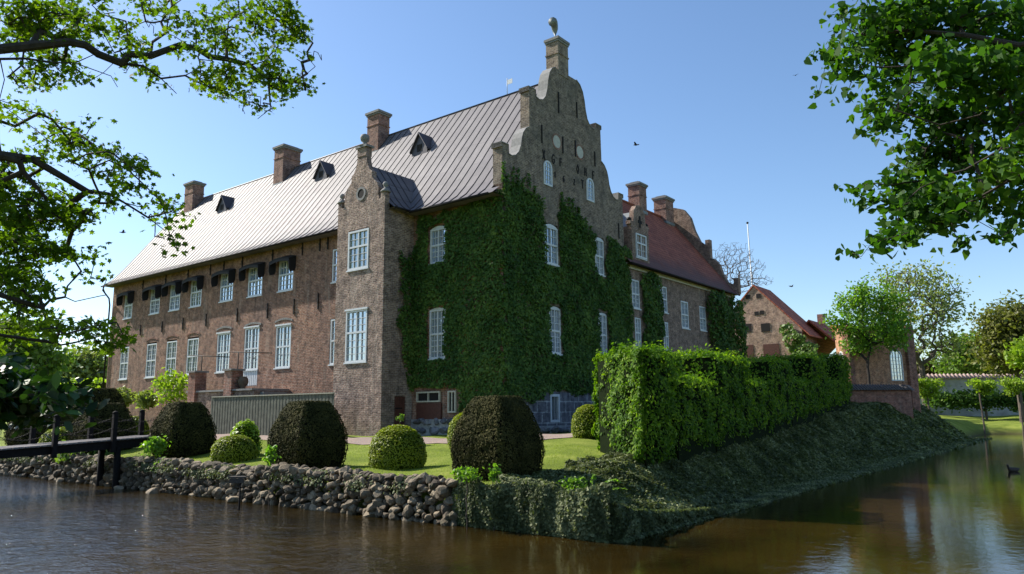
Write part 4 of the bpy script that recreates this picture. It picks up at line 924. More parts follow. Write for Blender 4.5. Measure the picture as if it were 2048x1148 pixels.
# ground cover on the corner and the right bank
n = 190000; x = RNG.uniform(-12.95, 48, n); x = -12.95+(x+12.95)*RNG.random(n)**.75; y = -13.15+RNG.random(n)*np.interp(x, [-13, -9, -8, 30, 48], [4.2, 4.2, 2.8, 7, 8])
hf = -11.45+np.clip(x+9.2, 0, 60)*.103; lim = np.where(x < -8.8, -9.95+.25*wnoise(x*3, x, 1, 2), hf+1.2); k = (y < lim) & ~((x < -12.8) & (y < -12.9)); x, y = x[k], y[k]
base = height(np.clip(x, XS+.2, 99), np.clip(y, YS+.03, 99)); bump_ = .11*(wnoise(x*2.2, y*2.6, 1.2, 1)+.6)
e = np.minimum(x-XS, y-YS); z = np.where(e < .1, RNG.uniform(0, 1, len(x))*base, base)+np.clip(bump_, .0, .3)*RNG.random(len(x))**.5
z = np.maximum(z, .02)
nrm = np.stack([np.where(x-XS < .3, -.8, 0)+0*x, np.where(y-YS < .5, -.7, -.12)+0*x, np.ones_like(x)], 1)
P1 = np.stack([x, y, z], 1)
# the curtain hanging over the wall, left face and right face
n = 30000; yy = RNG.uniform(-12.95, -8.55, n); t = RNG.random(n); topz = .98; out = .12+.3*(.55+.5*wnoise(yy*2.3, yy*0+t*.5, 1.5, 4))*np.sin(np.clip(t, .0, 1)*pi*.62+.45)
out *= np.clip((-8.4-yy)*1.2, .25, 1)
P2 = np.stack([XS-out*RNG.uniform(.5, 1, n)+.05, yy, .01+t*(topz+.12*wnoise(yy*2, yy, 1, 7))], 1); N2 = np.tile([-1, 0, .35], (n, 1))
n = 34000; xx = -12.9+RNG.random(n)**1.5*9; t = RNG.random(n); out = .1+.28*(.55+.5*wnoise(xx*2.1, xx*.5+t, 1.2, 5))*np.sin(t*pi*.62+.4)
P3 = np.stack([xx, YS-out*RNG.uniform(.4, 1, n)+.1, .01+t*np.interp(xx, [-13, -12, -9.5, -6], [.8, .5, .25, .05])], 1); N3 = np.tile([0, -1, .4], (n, 1))
P = np.vstack([P1, P2, P3]); N_ = np.vstack([nrm, N2, N3]); sz = .075*RNG.uniform(.55, 1.35, len(P))*(1+np.clip(P[:, 0]+5, 0, 50)*.035)
gc = leaves('ground_cover', P, N_+RNG.normal(0, .5, P.shape), sz, M['groundivy'], 'oval', kind='stuff', label='small leaved evergreen ground cover hanging over the bank', cat='ground cover'); gc.location = (CX, CY, 0); gc.rotation_euler = (0, 0, RZ)
# lawn blades
n = 42000; x = -12.6+RNG.random(n)**1.4*7; y = RNG.uniform(-10.3, 14, n)
lim = -9.9+.25*wnoise(x*3, x, 1, 2); k = (y > lim) | (x > -8.8) & (y > -9.6); k &= (x < -6.05) | (y < -5.25); x, y = x[k], y[k]; n = len(x)
P = np.stack([x, y, height(x, y)-.005], 1); D = RNG.normal(0, .35, (n, 3)); D[:, 2] = 1
gr = leaves('lawn_blades', P, D, RNG.uniform(.03, .075, n), M['grass'], 'blade', kind='stuff', label='short sunlit grass of the lawn between the yews', cat='grass'); gr.location = (CX, CY, 0); gr.rotation_euler = (0, 0, RZ)
def clump(name, px, py, Y, rx, rz_, n, ls, mat, label, cat='plant', shape='oval', zc=None, group=None, stems=14, up=.6):
    """leafy plant: stems from the root with leaves along them"""
    c = atY(px, py, Y); zb = max(hw(c[0], c[1]), 0) if zc is None else zc
    r = empty(name, (c[0], c[1], zb), 0, label, cat, group); H = max(c[2]-zb, .05)
    tg_ = wblobs([((0, 0, H), (rx, rx, rz_), 1)], stems*3)
    arr, Pn, tips = grow([np.array([0, 0, -.05]), np.array([0, 0, .03])], [-1, 0], tg_, .12, .3, 0, 0)
    bv, _ = branch_mesh(arr, Pn, .004, 2.4); fastmesh('stem', bv, 4, M['bark'], r)
    tp = arr[np.array(tips)]; P = tp[RNG.integers(0, len(tp), n)]+RNG.normal(0, 1, (n, 3))*np.array([rx, rx, rz_])*.2
    leaves('foliage', P, rdir(n, up), ls*RNG.uniform(.6, 1.3, n), M[mat], shape, r); return r
clump('waterside_plant', 312, 893, 26.6, .4, .3, 420, .13, 'weed', 'bright leafy weed on the stone wall beside the bridge end')
clump('waterside_plant', 318, 935, 25.9, .22, .3, 160, .11, 'weed', 'small weed growing from the face of the stone wall below the bridge end')
clump('waterside_bush', 160, 925, 30.5, .9, .45, 900, .15, 'midgreen', 'spreading green bush at the foot of the wall under the bridge', 'bush')
clump('waterside_plant', 542, 908, 21.2, .2, .25, 170, .1, 'weed', 'bright weed at the foot of the second yew from the right')
clump('waterside_plant', 934, 948, 16.9, .3, .16, 330, .07, 'weed', 'bright nettle-like weed at the left foot of the nearest yew')
clump('waterside_plant', 988, 945, 16.7, .12, .16, 120, .08, 'weed', 'single upright weed in front of the nearest yew')
clump('waterside_plant', 1150, 968, 16.8, .28, .14, 240, .06, 'weed', 'yellow green weed rising from the ground cover near the bank corner')
# arching fern fronds near the corner
c = atY(1180, 985, 16.6); zb = hw(c[0], c[1]); fr = empty('fern', (c[0], c[1], zb+.05), 0, 'pale green fern fronds arching above the ground cover at the bank corner', 'fern')
P, D, TW, st_ = [], [], [], MB()
for (dx, dz, dy) in [(.55, .42, -.1), (.45, .3, .2), (.1, .5, 0), (-.35, .4, .1), (-.5, .25, -.2), (.3, .2, -.3), (.7, .25, .1), (-.15, .45, .2)]:
    t = np.linspace(0, 1, 22); Q = np.stack([dx*t, dy*t, dz*np.sin(t*2.0)], 1)*1.15; st_.tube(Q[::3], .005, 4)
    for q in Q[4:]:
        for s in (-1, 1): P.append(q+np.array([0, s*.03, 0])+RNG.normal(0, .008, 3)); D.append((.2*s, s*.2, 1))
st_.build('stem', M['bark'], fr); leaves('fronds', np.array(P), np.array(D)+RNG.normal(0, .35, (len(P), 3)), .075, M['weed'], 'oval', fr)
# stick with a board in the water
p = onz(478, 1020, 0); sg = empty('wooden_sign', (p[0], p[1], 0), 0, 'dark weathered board on a thin stick standing in the moat', 'sign')
H = atY(478, 966, p[1])[2]; m = MB(); m.tube([(0, 0, -.5), (0, 0, H+.12)], .022, 6); m.build('stick', M['darkwood'], sg)
m = MB(); m.box((-.28, -.05, H), (.1, -.02, H+.12)); m.box((-.3, -.06, H+.13), (.14, .12, H+.17)); m.build('board', plain('weathered_board', (.06, .05, .042), .85, 0, .4, 18, .4), sg)

# ================================================================ CHAIN BRIDGE
br = empty('wooden_footbridge', (CX, CY, 0), RZ, 'dark wooden footbridge with posts and hanging chains crossing the moat', 'bridge')
BY0, BY1 = 7.0, 8.5
dz = lambda x: 1.5+(x+17)*.052 if x < -12 else 1.76
m = MB()
for x in np.arange(-27, -10.9, .16): m.box((x, BY0+RNG.uniform(-.02, .02), dz(x)-.05), (x+.145, BY1+RNG.uniform(-.02, .02), dz(x)+RNG.uniform(-.006, .006)))
m.build('deck', plain('grey_planks', (.16, .145, .145), .75, 0, .35, 6, .3), br)
for yb in (BY0+.1, BY1-.25):
    m = MB(); xs_ = [-27, -17, -10.9]
    for a, b in zip(xs_, xs_[1:]): m.prism([(a, yb, dz(a)-.06), (b, yb, dz(b)-.06), (b, yb, dz(b)-.32), (a, yb, dz(a)-.32)], (0, .16, 0))
    m.build('beam', M['darkwood'], br)
pn = [ony(px, 880, BY0)[0] for px in (-12, 109, 226)]; pn.append(pn[2]+1.9); pf = [ony(px, 860, BY1)[0] for px in (-40, 67, 182, 283)]
for ys_, L_ in ((BY0-.04, pn), (BY1+.04, pf)):
    for x in L_:
        m = MB(); z = dz(x); m.box((x-.075, ys_-.075, z-.45), (x+.075, ys_+.075, z+.88)); m.lathe([(.085, 0), (.1, .03), (.085, .07), (.03, .1), (.0, .105)], (x, ys_, z+.88), 10); m.build('post', M['darkwood'], br)
    for a, b in zip(L_, L_[1:]):
        for zt in (.78, .42):
            t = np.linspace(0, 1, 34); Q = np.stack([a+(b-a)*t, np.full(34, ys_), dz(a)+(dz(b)-dz(a))*t+zt-.22*(1-(2*t-1)**2)], 1)
            m = MB()
            for i in range(33):       # links
                c_ = (Q[i]+Q[i+1])/2; d_ = Q[i+1]-Q[i]; u_ = np.array([0, .022, 0]) if i % 2 else np.array([0, .004, .02])
                m.tube([c_-d_*.62, c_-d_*.35+u_, c_+d_*.35+u_, c_+d_*.62, c_+d_*.35-u_, c_-d_*.35-u_, c_-d_*.62], .0075, 4, False)
            m.build('chain', M['iron'], br)
for x, yb in ((-17.0, BY0+.1), (-17.0, BY1-.1), (-22.5, BY0+.1), (-22.5, BY1-.1), (-13.1, BY0+.15), (-13.1, BY1-.1)):
    m = MB(); m.tube([(x, yb, -1.0), (x+.03, yb, .3), (x, yb, dz(x)-.3)], [.13, .12, .11], 9); m.build('pile', M['darkwood'], br)

# ================================================================ BOARD FENCE, TERRACE, SHRUBS BY THE HOUSE
fy1, fz1 = onx(425, 795, -3.3); fy0, fz0 = onx(668, 787, -3.3)
fe = empty('board_fence', (CX, CY, 0), RZ, 'grey green fence of upright boards beside the stair turret', 'fence')
m = MB(); y = fy0; kk = 0
while y < fy1:
    z1 = fz0+(fz1-fz0)*(y-fy0)/(fy1-fy0); m.box((-3.3-.012*(kk % 2), y, 1.0), (-3.27-.012*(kk % 2)+.0, y+.12, z1+RNG.uniform(-.01, .01))); y += .128; kk += 1
m.build('board_panel', plain('grey_green_boards', (.095, .1, .075), .8, 0, .4, 3, .3), fe)
m = MB(); m.prism([(-3.36, fy0, fz0), (-3.36, fy1, fz1), (-3.36, fy1, fz1+.05), (-3.36, fy0, fz0+.05)], (.12, 0, 0)); m.build('top_rail', plain('pale_rail', (.3, .29, .23), .8), fe)
te = empty('garden_terrace', (CX, CY, 0), RZ, 'raised brick terrace with stone coping and two brick piers at the garden door', 'terrace')
ya, za = onx(540, 780, -2.3); yb, zb_ = onx(378, 778, -2.3); zt = (za+zb_)/2; zt = min(max(zt, 3.2), 4.1)
m = MB(); m.box((-2.3, ya+1.5, 1.0), (-.02, yb, zt-.1)); m.build('terrace_wall', M['brick_wing'], te)
m = MB(); m.box((-2.42, ya+1.5, zt-.1), (-.02, yb+.1, zt)); m.build('coping', M['stonecap'], te)
for k in range(4):
    m = MB(); m.box((-1.9, ya+1.5-.32*(k+1), 1.0), (-.4, ya+1.5-.32*k-.002, zt-.18*(k+1))); m.build('step', M['stonecap'], te)
for pxl, pxr, pyt in ((378, 402, 745), (449, 477, 741)):
    y1_, _ = onx(pxl, 770, -2.45); y0_, _ = onx(pxr, 770, -2.45); zz = onx((pxl+pxr)/2, pyt, -2.45)[1]; y0_ = y1_-.75
    m = MB(); m.box((-2.5, y0_, 1.0), (-1.8, y1_, zz)); pr_ = m.build('pier', M['brick_pier'], te)
    m = MB(); m.box((-2.6, y0_-.1, zz), (-1.7, y1_+.1, zz+.1)); m.build('pier_cap', M['stonecap'], pr_)
for (a, b, pq) in (((377, 711), (459, 714), (402.5, 740)), ((458, 704), (544, 706), (475.5, 736))):
    y1_, z1_ = onx(a[0], a[1], -1.2); y2_, z2_ = onx(b[0], b[1], -1.2); yp, zp = onx(pq[0], pq[1], -1.2)
    m = MB(); m.tube([(-1.2, y1_, z1_), (-1.2, y2_, z2_)], .03, 6); m.tube([(-1.2, yp, zt), (-1.2, yp, float(np.interp(yp, [y2_, y1_], [z2_, z1_])))], .03, 6); m.build('handrail', M['iron'], te)
yu, _ = onx(486, 765, -1.9); u = MB(); u.lathe([(.12, 0), (.2, .03), (.12, .1), (.24, .22), (.3, .4), (.27, .58), (.2, .66), (.24, .7)], (0, 0, 0), 14)
uo = u.build('garden_urn', plain('terracotta_urn', (.12, .085, .06), .8), None, label='round dark urn standing on the terrace right of the larger pier', cat='urn'); pw = wor(-1.9, yu, zt); uo.location = pw
for px, py, nm, gl in ((345, 778, 1.1, 'yellow green climbing shrub against the house wall left of the terrace'), (246, 795, .8, 'loose yellow green shrub by the far end of the house front'), (292, 800, .7, 'low leafy shrub between the two shrubs on the house front')):
    yy_, zz_ = onx(px, py, -1.4); q = wor(-1.4, yy_); clump('garden_shrub', px, py, q[1], nm, nm*.95 if px == 345 else nm*.8, 900, .2, 'spring' if px != 345 else 'lime', gl, 'shrub', stems=26)
clump('garden_shrub', 800, 835, 27.6, .15, .12, 60, .1, 'midgreen', 'tiny green plant at the foot of the turret behind the big box dome', 'shrub')

# ================================================================ BARN, CHAPEL, WALLS BEHIND
BX = 45
pk = onx(1507, 573, -(-BX)); 
(py_, pz_), (vy, vz), (ey, ez), (ly_, lz_) = [onx(a, b, BX) for a, b in ((1507, 573), (1600, 655), (1604, 663), (1478, 600))]
sl = (pz_-vz)/(py_-vy); hwid = py_-ey; ez2 = pz_-sl*hwid
barn = empty('brick_barn', (CX, CY, 0), RZ, 'steep brick gable of an old outbuilding with small dark openings and red roof', 'barn')
xe = ony(1535, 579, py_)[0]; print('xe', xe); xe = min(max(xe, BX+4.5), BX+6)
m = MB(); m.prism([(BX, py_-hwid, 1), (BX, py_+hwid, 1), (BX, py_+hwid, ez2), (BX, py_, pz_), (BX, py_-hwid, ez2)], (xe-BX, 0, 0)); m.build('wall', M['brick_barn'], barn)
m = MB()
for s in (-1, 1):
    m.prism([(BX-.1, py_, pz_+.05), (BX-.1, py_+s*(hwid+.7), ez2-sl*.7+.05), (BX-.1, py_+s*(hwid+.7), ez2-sl*.7+.2), (BX-.1, py_, pz_+.2)], (xe-BX+.3, 0, 0))
m.build('roof', M['tiles_far'], barn)
for a, b, s in ((1496, 594, .22), (1517, 592, .22), (1513, 627, .2), (1524, 625, .2), (1531, 655, .42), (1494, 656, .42), (1492, 705, .75), (1543, 703, .75), (1542, 650, .0)):
    if s: y_, z_ = onx(a, b, BX); m = MB(); m.box((BX-.04, y_-s, z_-s*.95), (BX-.005, y_+s, z_+s*.95)); m.build('window', M['darkhole'] if s < .7 else M['door'], barn)
ivb = empty('climbing_plant', (CX, CY, 0), RZ, 'bright green climber hanging from the right corner of the brick barn', 'climbing plant')
pts = [onx(a, b, BX-.1) for a, b in ((1562, 650), (1580, 648), (1600, 668), (1622, 684), (1636, 690), (1640, 730), (1590, 730), (1578, 700))]
P, D = ivy_wall('x', BX-.1, pts, [], 90, -1, .8, seed=3); leaves('foliage', P, D, .3*RNG.uniform(.6, 1.3, len(P)), M['midgreen'], 'oval', ivb)
lr = empty('low_outbuilding', (CX, CY, 0), RZ, 'low long outbuilding with a plain red roof between barn and chapel', 'building')
r1 = ony(1583, 629, 1.0); r2 = ony(1690, 650, 1.0); e1 = ony(1660, 722, -5); rz1 = r1[1]
m = MB(); xa, xb = xe-1, max(r2[0], xe+14); m.prism([(xa, 1.0, rz1), (xa, -6, rz1-6.6), (xa, -5.9, rz1-6.8), (xa, 1.0, rz1-.2)], (xb-xa, 0, 0)); m.prism([(xa, 1.0, rz1), (xa, 8, rz1-6.6), (xa, 8, rz1-6.8), (xa, 1.0, rz1-.2)], (xb-xa, 0, 0)); m.build('roof', M['tiles_far'], lr)
m = MB(); m.box((xa+.3, -5.3, 1), (xb-.3, 7.3, rz1-6.3)); m.build('wall', M['brick_barn'], lr)
m = MB(); m.box((r1[0]+9, .7, rz1-.4), (r1[0]+9.7, 1.3, rz1+.9)); m.build('chimney', M['brick_chimney'], lr)

B_ = atY(1700, 700, 54.0); C_ = atY(1818, 700, 56.5); dv = C_[:2]-B_[:2]; Lc = np.linalg.norm(dv); rc = math.atan2(dv[1], dv[0])
ch = empty('chapel', (B_[0], B_[1], 0), rc, 'brick chapel end with tall white arched windows behind the young tree', 'chapel')
zt_ = atY(1760, 655, 55.2)[2]; A_ = atY(1672, 700, 57.6); rel = A_[:2]-B_[:2]; ax_, ay_ = rel@np.array([cos(rc), sin(rc)]), rel@np.array([-sin(rc), cos(rc)])
bk = lambda q, f: tuple(((q[:2]*f-B_[:2])@np.array([[cos(rc), -sin(rc)], [sin(rc), cos(rc)]])).tolist())
m = MB(); foot = [(0, 0), (Lc, 0), bk(C_, 1.13), bk(A_, 1.1), (ax_, ay_)]
m.prism([(a, b, 1.0) for a, b in foot], (0, 0, zt_-1.0)); m.build('wall', M['brick_chapel'], ch)
m = MB(); m.prism([(Lc-.45, -.25, 1.0), (Lc+.35, -.25, 1.0), (Lc+.35, 1.0, 1.0), (Lc-.45, 1.0, 1.0)], (0, 0, zt_+.2-1)); m.build('buttress', M['brick_pier'], ch); m = MB(); m.prism([(-.25, -.12, 1.0), (.2, -.12, 1.0), (.2, .4, 1.0), (-.25, .4, 1.0)], (0, 0, zt_-1)); m.build('buttress', M['brick_pier'], ch)
m = MB(); cxm, cym = Lc/2, 4.5
fo = [(a+(a-cxm)*.06, b+(b-cym)*.06) for a, b in foot]
for k in range(5):
    a, b = fo[k], fo[(k+1) % 5]; m.quad((a[0], a[1], zt_), (b[0], b[1], zt_), (cxm, cym, zt_+.7))
m.build('roof', M['tiles_far'], ch)
def inv(px, py, Y): q = atY(px, py, Y); r_ = q[:2]-B_[:2]; return r_@np.array([cos(rc), sin(rc)]), q[2]
wl, wz1 = inv(1772, 698, 55.8); wr_, wz0 = inv(1806, 762, 56.2); arch_window(ch, 'y', 0, wl, wr_, wz0, wz1, 1, 'glass_b', 6)
before = set(ch.children); arch_window(ch, 'y', 0, .75, 1.95, wz0, wz1-.1, 1, 'glass_a', 6)
sidew = [o for o in ch.children if o not in before][0]; aa = math.atan2(ay_, ax_); sidew.location = (ax_, ay_, 0); sidew.rotation_euler = (0, 0, aa+pi)
t0 = atY(1688, 780, 49.5); t1 = atY(1822, 780, 51.5); dd_ = t1[:2]-t0[:2]; Lw = np.linalg.norm(dd_); rw = math.atan2(dd_[1], dd_[0]); zw = atY(1760, 778, 50.5)[2]
twl = empty('terrace_wall', (t0[0], t0[1], 0), rw, 'low brick wall with dark tile coping in front of the chapel', 'wall')
m = MB(); m.box((0, 0, .8), (Lw, .4, zw)); m.build('wall', M['brick_pier'], twl)
m = MB(); m.prism([(-.1, -.25, zw-.08), (-.1, .65, zw-.08), (-.1, .2, zw+.28)], (Lw+.2, 0, 0))
for k in range(int(Lw/.24)): m.tube([(k*.24, -.27, zw-.06), (k*.24, .2, zw+.31)], .05, 6)
m.build('tile_coping', plain('dark_coping_tiles', (.1, .085, .08), .8), twl)
# far garden wall with tiled cap
q0 = atY(1826, 757, 97); q1 = atY(2260, 757, 100); dd_ = q1[:2]-q0[:2]; Lw = np.linalg.norm(dd_); zc = q0[2]
gw = empty('garden_wall', (q0[0], q0[1], 0), math.atan2(dd_[1], dd_[0]), 'long whitewashed garden wall with a ribbed tile cap far on the right', 'wall')
m = MB(); m.box((0, 0, .5), (Lw, .4, zc)); m.build('wall', plain('old_whitewash', (.33, .33, .33), .9, 0, .35, .8), gw)
m = MB(); m.prism([(0, -.35, zc-.05), (0, .75, zc-.05), (0, .2, zc+.5)], (Lw, 0, 0))
for k in range(int(Lw/.55)): m.tube([(k*.55, -.37, zc-.02), (k*.55, .2, zc+.55)], .13, 6)
m.build('tile_cap', plain('pale_cap_tiles', (.34, .25, .22), .8), gw)
def hedge_px(x0, x1, Y0_, Y1_, ytop, depth_, mat, core_, dens, ls, label, name='clipped_hedge'):
    a = atY(x0, ytop, Y0_); b = atY(x1, ytop, Y1_); d = b[:2]-a[:2]; L_ = np.linalg.norm(d); r = math.atan2(d[1], d[0]); h = empty(name, (a[0], a[1], 0), r, label, 'hedge')
    m = MB(); m.box((.1, .1, .5), (L_-.1, depth_-.1, a[2]-.1)); m.build('inner_twigs', M[core_], h)
    zb = min(hw(a[0], a[1]), hw(b[0], b[1]))-.2; n = int(L_*(a[2]-zb+depth_)*dens); f = RNG.random(n) < (a[2]-zb)/(a[2]-zb+depth_)
    P = np.stack([RNG.uniform(0, L_, n), np.where(f, 0, RNG.uniform(0, depth_, n)), np.where(f, RNG.uniform(zb, a[2], n), a[2])], 1)+RNG.normal(0, ls*.6, (n, 3))
    leaves('foliage', P, rdir(n, .4), ls*RNG.uniform(.6, 1.4, n), M[mat], 'oval', h)
hedge_px(60, 208, 66, 62, 768, 1.5, 'lime', 'boxcore', 30, .25, 'bright clipped hedge beside the far left corner of the manor')
# flagpole
q = atY(1510, 600, 92); top_ = atY(1495, 448, 92); fp = empty('flagpole', (q[0], q[1], 0), 0, 'slender white flagpole in front of the leafless tree', 'flagpole')
m = MB(); m.tube([(0, 0, 1), (top_[0]-q[0], 0, top_[2])], [.12, .07], 8); m.build('pole', M['white'], fp); m = MB(); m.lathe([(.05, 0), (.16, .1), (.16, .2), (.02, .3)], (top_[0]-q[0], 0, top_[2]), 8); m.build('finial', M['iron'], fp)

# ================================================================ TREES
def tree_px(name, bpx, Y, blobs, nt, per, lsz, mat, shape, label, th=.35, spread=.4, bark='bark_grey', rtip=.02, step=1.0, keep=1.0, dz_=None, up=.3, group=None, gnd=None, dep=1.0, grav=.15, expo=2.4):
    b = atY(bpx, 760, Y); zb = hw(b[0], b[1]) if gnd is None else gnd; B = []
    for (x, y_, rx, ry) in blobs:
        c = atY(x, y_, Y); B.append((np.array([c[0]-b[0], (RNG.uniform(-.3, .3)*rx*Y/FPX), c[2]-zb]), np.array([rx, rx*dep, ry])*Y/FPX, rx*ry))
    ztop = min(b_[0][2]-b_[1][2]*.6 for b_ in B)
    return tree(name, (b[0], b[1], zb), 0, max(ztop*th/.35*.9, 1.0), B, nt, per, lsz, mat, shape, label, spread=spread, bark=bark, rtip=rtip, step=step, keep=keep, up=up, group=group, grav=grav, expo=expo)
tree_px('leafless_tree', 1462, 84, [(1420, 530, 22, 25), (1460, 510, 45, 25), (1500, 535, 35, 25), (1530, 560, 25, 12), (1430, 570, 30, 30), (1480, 565, 45, 25), (1450, 545, 40, 40)], 1500, 0, .1, 'midgreen', 'oval', 'leafless tree showing fine bare twigs between the red roofed wing and the barn', rtip=.014, step=.55, bark='bark_grey', expo=2.5)
tree_px('pale_tree', 1846, 92, [(1790, 570, 38, 35), (1835, 550, 45, 25), (1880, 580, 40, 35), (1905, 620, 20, 25), (1830, 620, 75, 45), (1780, 650, 35, 40), (1870, 680, 50, 40), (1800, 700, 40, 30), (1900, 690, 25, 25)], 1100, 5, .38, 'spring', 'oval', 'tall half bare tree in pale spring leaf right of the chapel', spread=.9, rtip=.03, step=1.2, keep=.75)
tree_px('olive_tree_crown', 2035, 82, [(2000, 650, 35, 40), (2040, 640, 45, 40), (2080, 670, 45, 50), (1995, 710, 30, 35), (2040, 710, 45, 35), (1975, 690, 15, 20)], 700, 12, .4, 'oliveleaf', 'oval', 'rounded brownish green tree at the right edge above the garden wall', spread=.8, rtip=.03, step=1.1).name = 'broadleaf_tree'
tree_px('broadleaf_tree', 1945, 104, [(1935, 700, 35, 25), (1965, 690, 25, 20), (1925, 725, 40, 20), (1975, 725, 30, 22)], 350, 16, .5, 'midgreen', 'oval', 'low green tree behind the garden wall between the pale and the olive tree', spread=.9, step=1.3, rtip=.03)
tree_px('broadleaf_tree', 1910, 112, [(1900, 745, 60, 14), (1980, 750, 60, 12), (1840, 745, 25, 16)], 300, 18, .5, 'yew', 'oval', 'dark evergreen undergrowth just above the garden wall', spread=.9, step=1.3, rtip=.03)
tree_px('broadleaf_tree', 2075, 78, [(2045, 715, 20, 16), (2080, 700, 30, 30)], 160, 14, .45, 'lime', 'oval', 'bright green tree just entering the right edge of the photo', spread=.6, step=1.0)
tree_px('shrub_border', 1965, 90, [(x_, 797+3*((x_//9) % 3), 16, 9+(x_ % 5)) for x_ in range(1872, 2110, 19)], 420, 16, .35, 'ivy', 'oval', 'dark untidy shrubs in front of the far garden wall', spread=.5, step=.8)
for bpx, Y, bl, lb in ((1852, 64, [(1838, 774, 10, 12), (1862, 780, 16, 14), (1852, 764, 20, 8), (1874, 768, 10, 10), (1845, 788, 10, 8)], 'small pollarded lime tree standing closest to the chapel'), (1957, 72, [(1950, 768, 16, 8), (1968, 776, 15, 11), (1978, 770, 8, 7)], 'small pollarded lime tree in the middle of the three by the garden wall'), (2035, 68, [(2015, 765, 16, 9), (2036, 772, 20, 13), (2060, 768, 16, 12), (2025, 780, 12, 8)], 'small pollarded lime tree nearest the right edge')):
    tree_px('pollarded_tree', bpx, Y, bl, 90, 16, .2, 'lime', 'oval', lb, spread=.22, rtip=.02, step=.5, group='pollarded trees by the far wall', th=.38)
tree_px('young_tree', 1738, 53.0, [(1670, 640, 22, 14), (1690, 610, 28, 22), (1715, 590, 20, 25), (1740, 610, 35, 35), (1780, 600, 28, 30), (1800, 640, 25, 30), (1700, 650, 40, 22), (1750, 660, 50, 30), (1790, 680, 28, 22), (1720, 690, 28, 18), (1670, 665, 14, 10), (1725, 565, 8, 14), (1770, 565, 10, 14)], 520, 12, .2, 'weed', 'oval', 'young broadleaf tree with a vase shaped crown in front of the chapel', spread=.26, bark='bark', rtip=.012, step=.6, gnd=3.3, th=.3)
tree_px('broadleaf_tree', 45, 76, [(20, 670, 40, 40), (60, 690, 40, 35), (90, 720, 30, 30), (10, 730, 35, 30), (60, 745, 50, 20), (-40, 700, 50, 60)], 500, 12, .5, 'midgreen', 'oval', 'bluish green tree far behind at the left edge', spread=.8, rtip=.03)
tree_px('broadleaf_tree', 160, 112, [(125, 740, 35, 22), (165, 728, 35, 20), (200, 740, 25, 20), (150, 760, 60, 12), (180, 715, 20, 12)], 420, 16, .6, 'spring', 'oval', 'pale rounded tree far behind the left end of the manor', spread=1.0, rtip=.03)

# ---- near tree, left: limbs follow sight lines at 9 to 13 metres
def limb_pts(pl, Ys): return [atY(x, y, Y) for (x, y), Y in zip(pl, Ys)]
mb0 = np.array([-10.5, 5.2, 0]); zb = hw(*mb0[:2]); mt = empty('maple_tree', (mb0[0], mb0[1], zb), 0, 'old maple whose dark limbs reach in over the moat from the left', 'tree')
nodes = [mb0+[0, 0, zb-.3], mb0+[.1, .3, 2.6], mb0+[.25, .7, 4.6], mb0+[.3, 1.0, 6.0]]; par = [-1, 0, 1, 2]
def add_limb(start, pts):
    last = start; out = []
    for p in pts:
        a = nodes[last]; L_ = np.linalg.norm(p-a); m_ = max(1, int(L_/.5))
        for q in range(1, m_+1): nodes.append(a+(p-a)*q/m_+(RNG.normal(0, .03, 3) if q < m_ else 0)); par.append(last); last = len(nodes)-1
        out.append(last)
    return out
lA = add_limb(3, limb_pts([(-150, 130), (0, 98), (60, 92), (139, 84), (170, 90), (196, 108), (244, 127), (287, 132), (322, 157), (370, 151), (409, 131)], [9, 10, 10.2, 10.4, 10.6, 10.8, 11, 11.2, 11.4, 11.6, 11.8]))
lB = add_limb(2, limb_pts([(-150, 150), (0, 118), (50, 117), (105, 125), (150, 126), (190, 108)], [8.8, 9.6, 9.9, 10.2, 10.5, 10.8]))
lC = add_limb(lA[6], limb_pts([(261, 108), (300, 112), (305, 84), (331, 66), (322, 44), (344, 13), (375, -10)], [11, 11.1, 11.2, 11.3, 11.3, 11.4, 11.5]))
lD = add_limb(lC[1], limb_pts([(357, 91), (392, 96), (418, 113), (453, 118), (500, 130), (540, 160)], [11.3, 11.5, 11.7, 11.9, 12.1, 12.2])); add_limb(lD[3], limb_pts([(453, 83), (457, 44), (479, 26), (520, 5)], [11.9, 12, 12.1, 12.2])); add_limb(lA[8], limb_pts([(353, 187)], [11.5])); add_limb(lB[4], limb_pts([(222, 152), (235, 174)], [10.6, 10.7]))
lE = add_limb(1, limb_pts([(-120, 330), (0, 311), (65, 318), (131, 357), (174, 383), (218, 388), (248, 405), (296, 435), (331, 462)], [8.8, 9.4, 9.7, 10, 10.3, 10.5, 10.7, 11, 11.2])); add_limb(lE[1], limb_pts([(39, 322), (46, 344), (74, 375), (95, 400)], [9.5, 9.6, 9.7, 9.8]))
lF = add_limb(1, limb_pts([(-120, 560), (0, 590), (85, 615), (100, 600), (130, 594), (150, 603), (200, 592), (212, 590), (206, 575), (213, 560)], [8.6, 9.2, 9.8, 10, 10.1, 10.2, 10.4, 10.5, 10.5, 10.6])); add_limb(lF[4], limb_pts([(135, 572), (146, 560)], [10.1, 10.2]))
lG = add_limb(1, limb_pts([(-120, 660), (0, 670), (70, 680), (110, 685), (122, 690), (150, 685), (190, 675), (215, 668)], [8.6, 9.2, 9.7, 9.9, 10, 10.1, 10.3, 10.4]))
def blobs_px(L_, Ya, Yb, dr=.5):
    out = []
    for (x, y, rx, ry) in L_:
        Y = RNG.uniform(Ya, Yb); out.append((atY(x, y, Y), np.array([rx, 0, ry])*Y/FPX+np.array([0, dr, 0]), rx*ry))
    return out
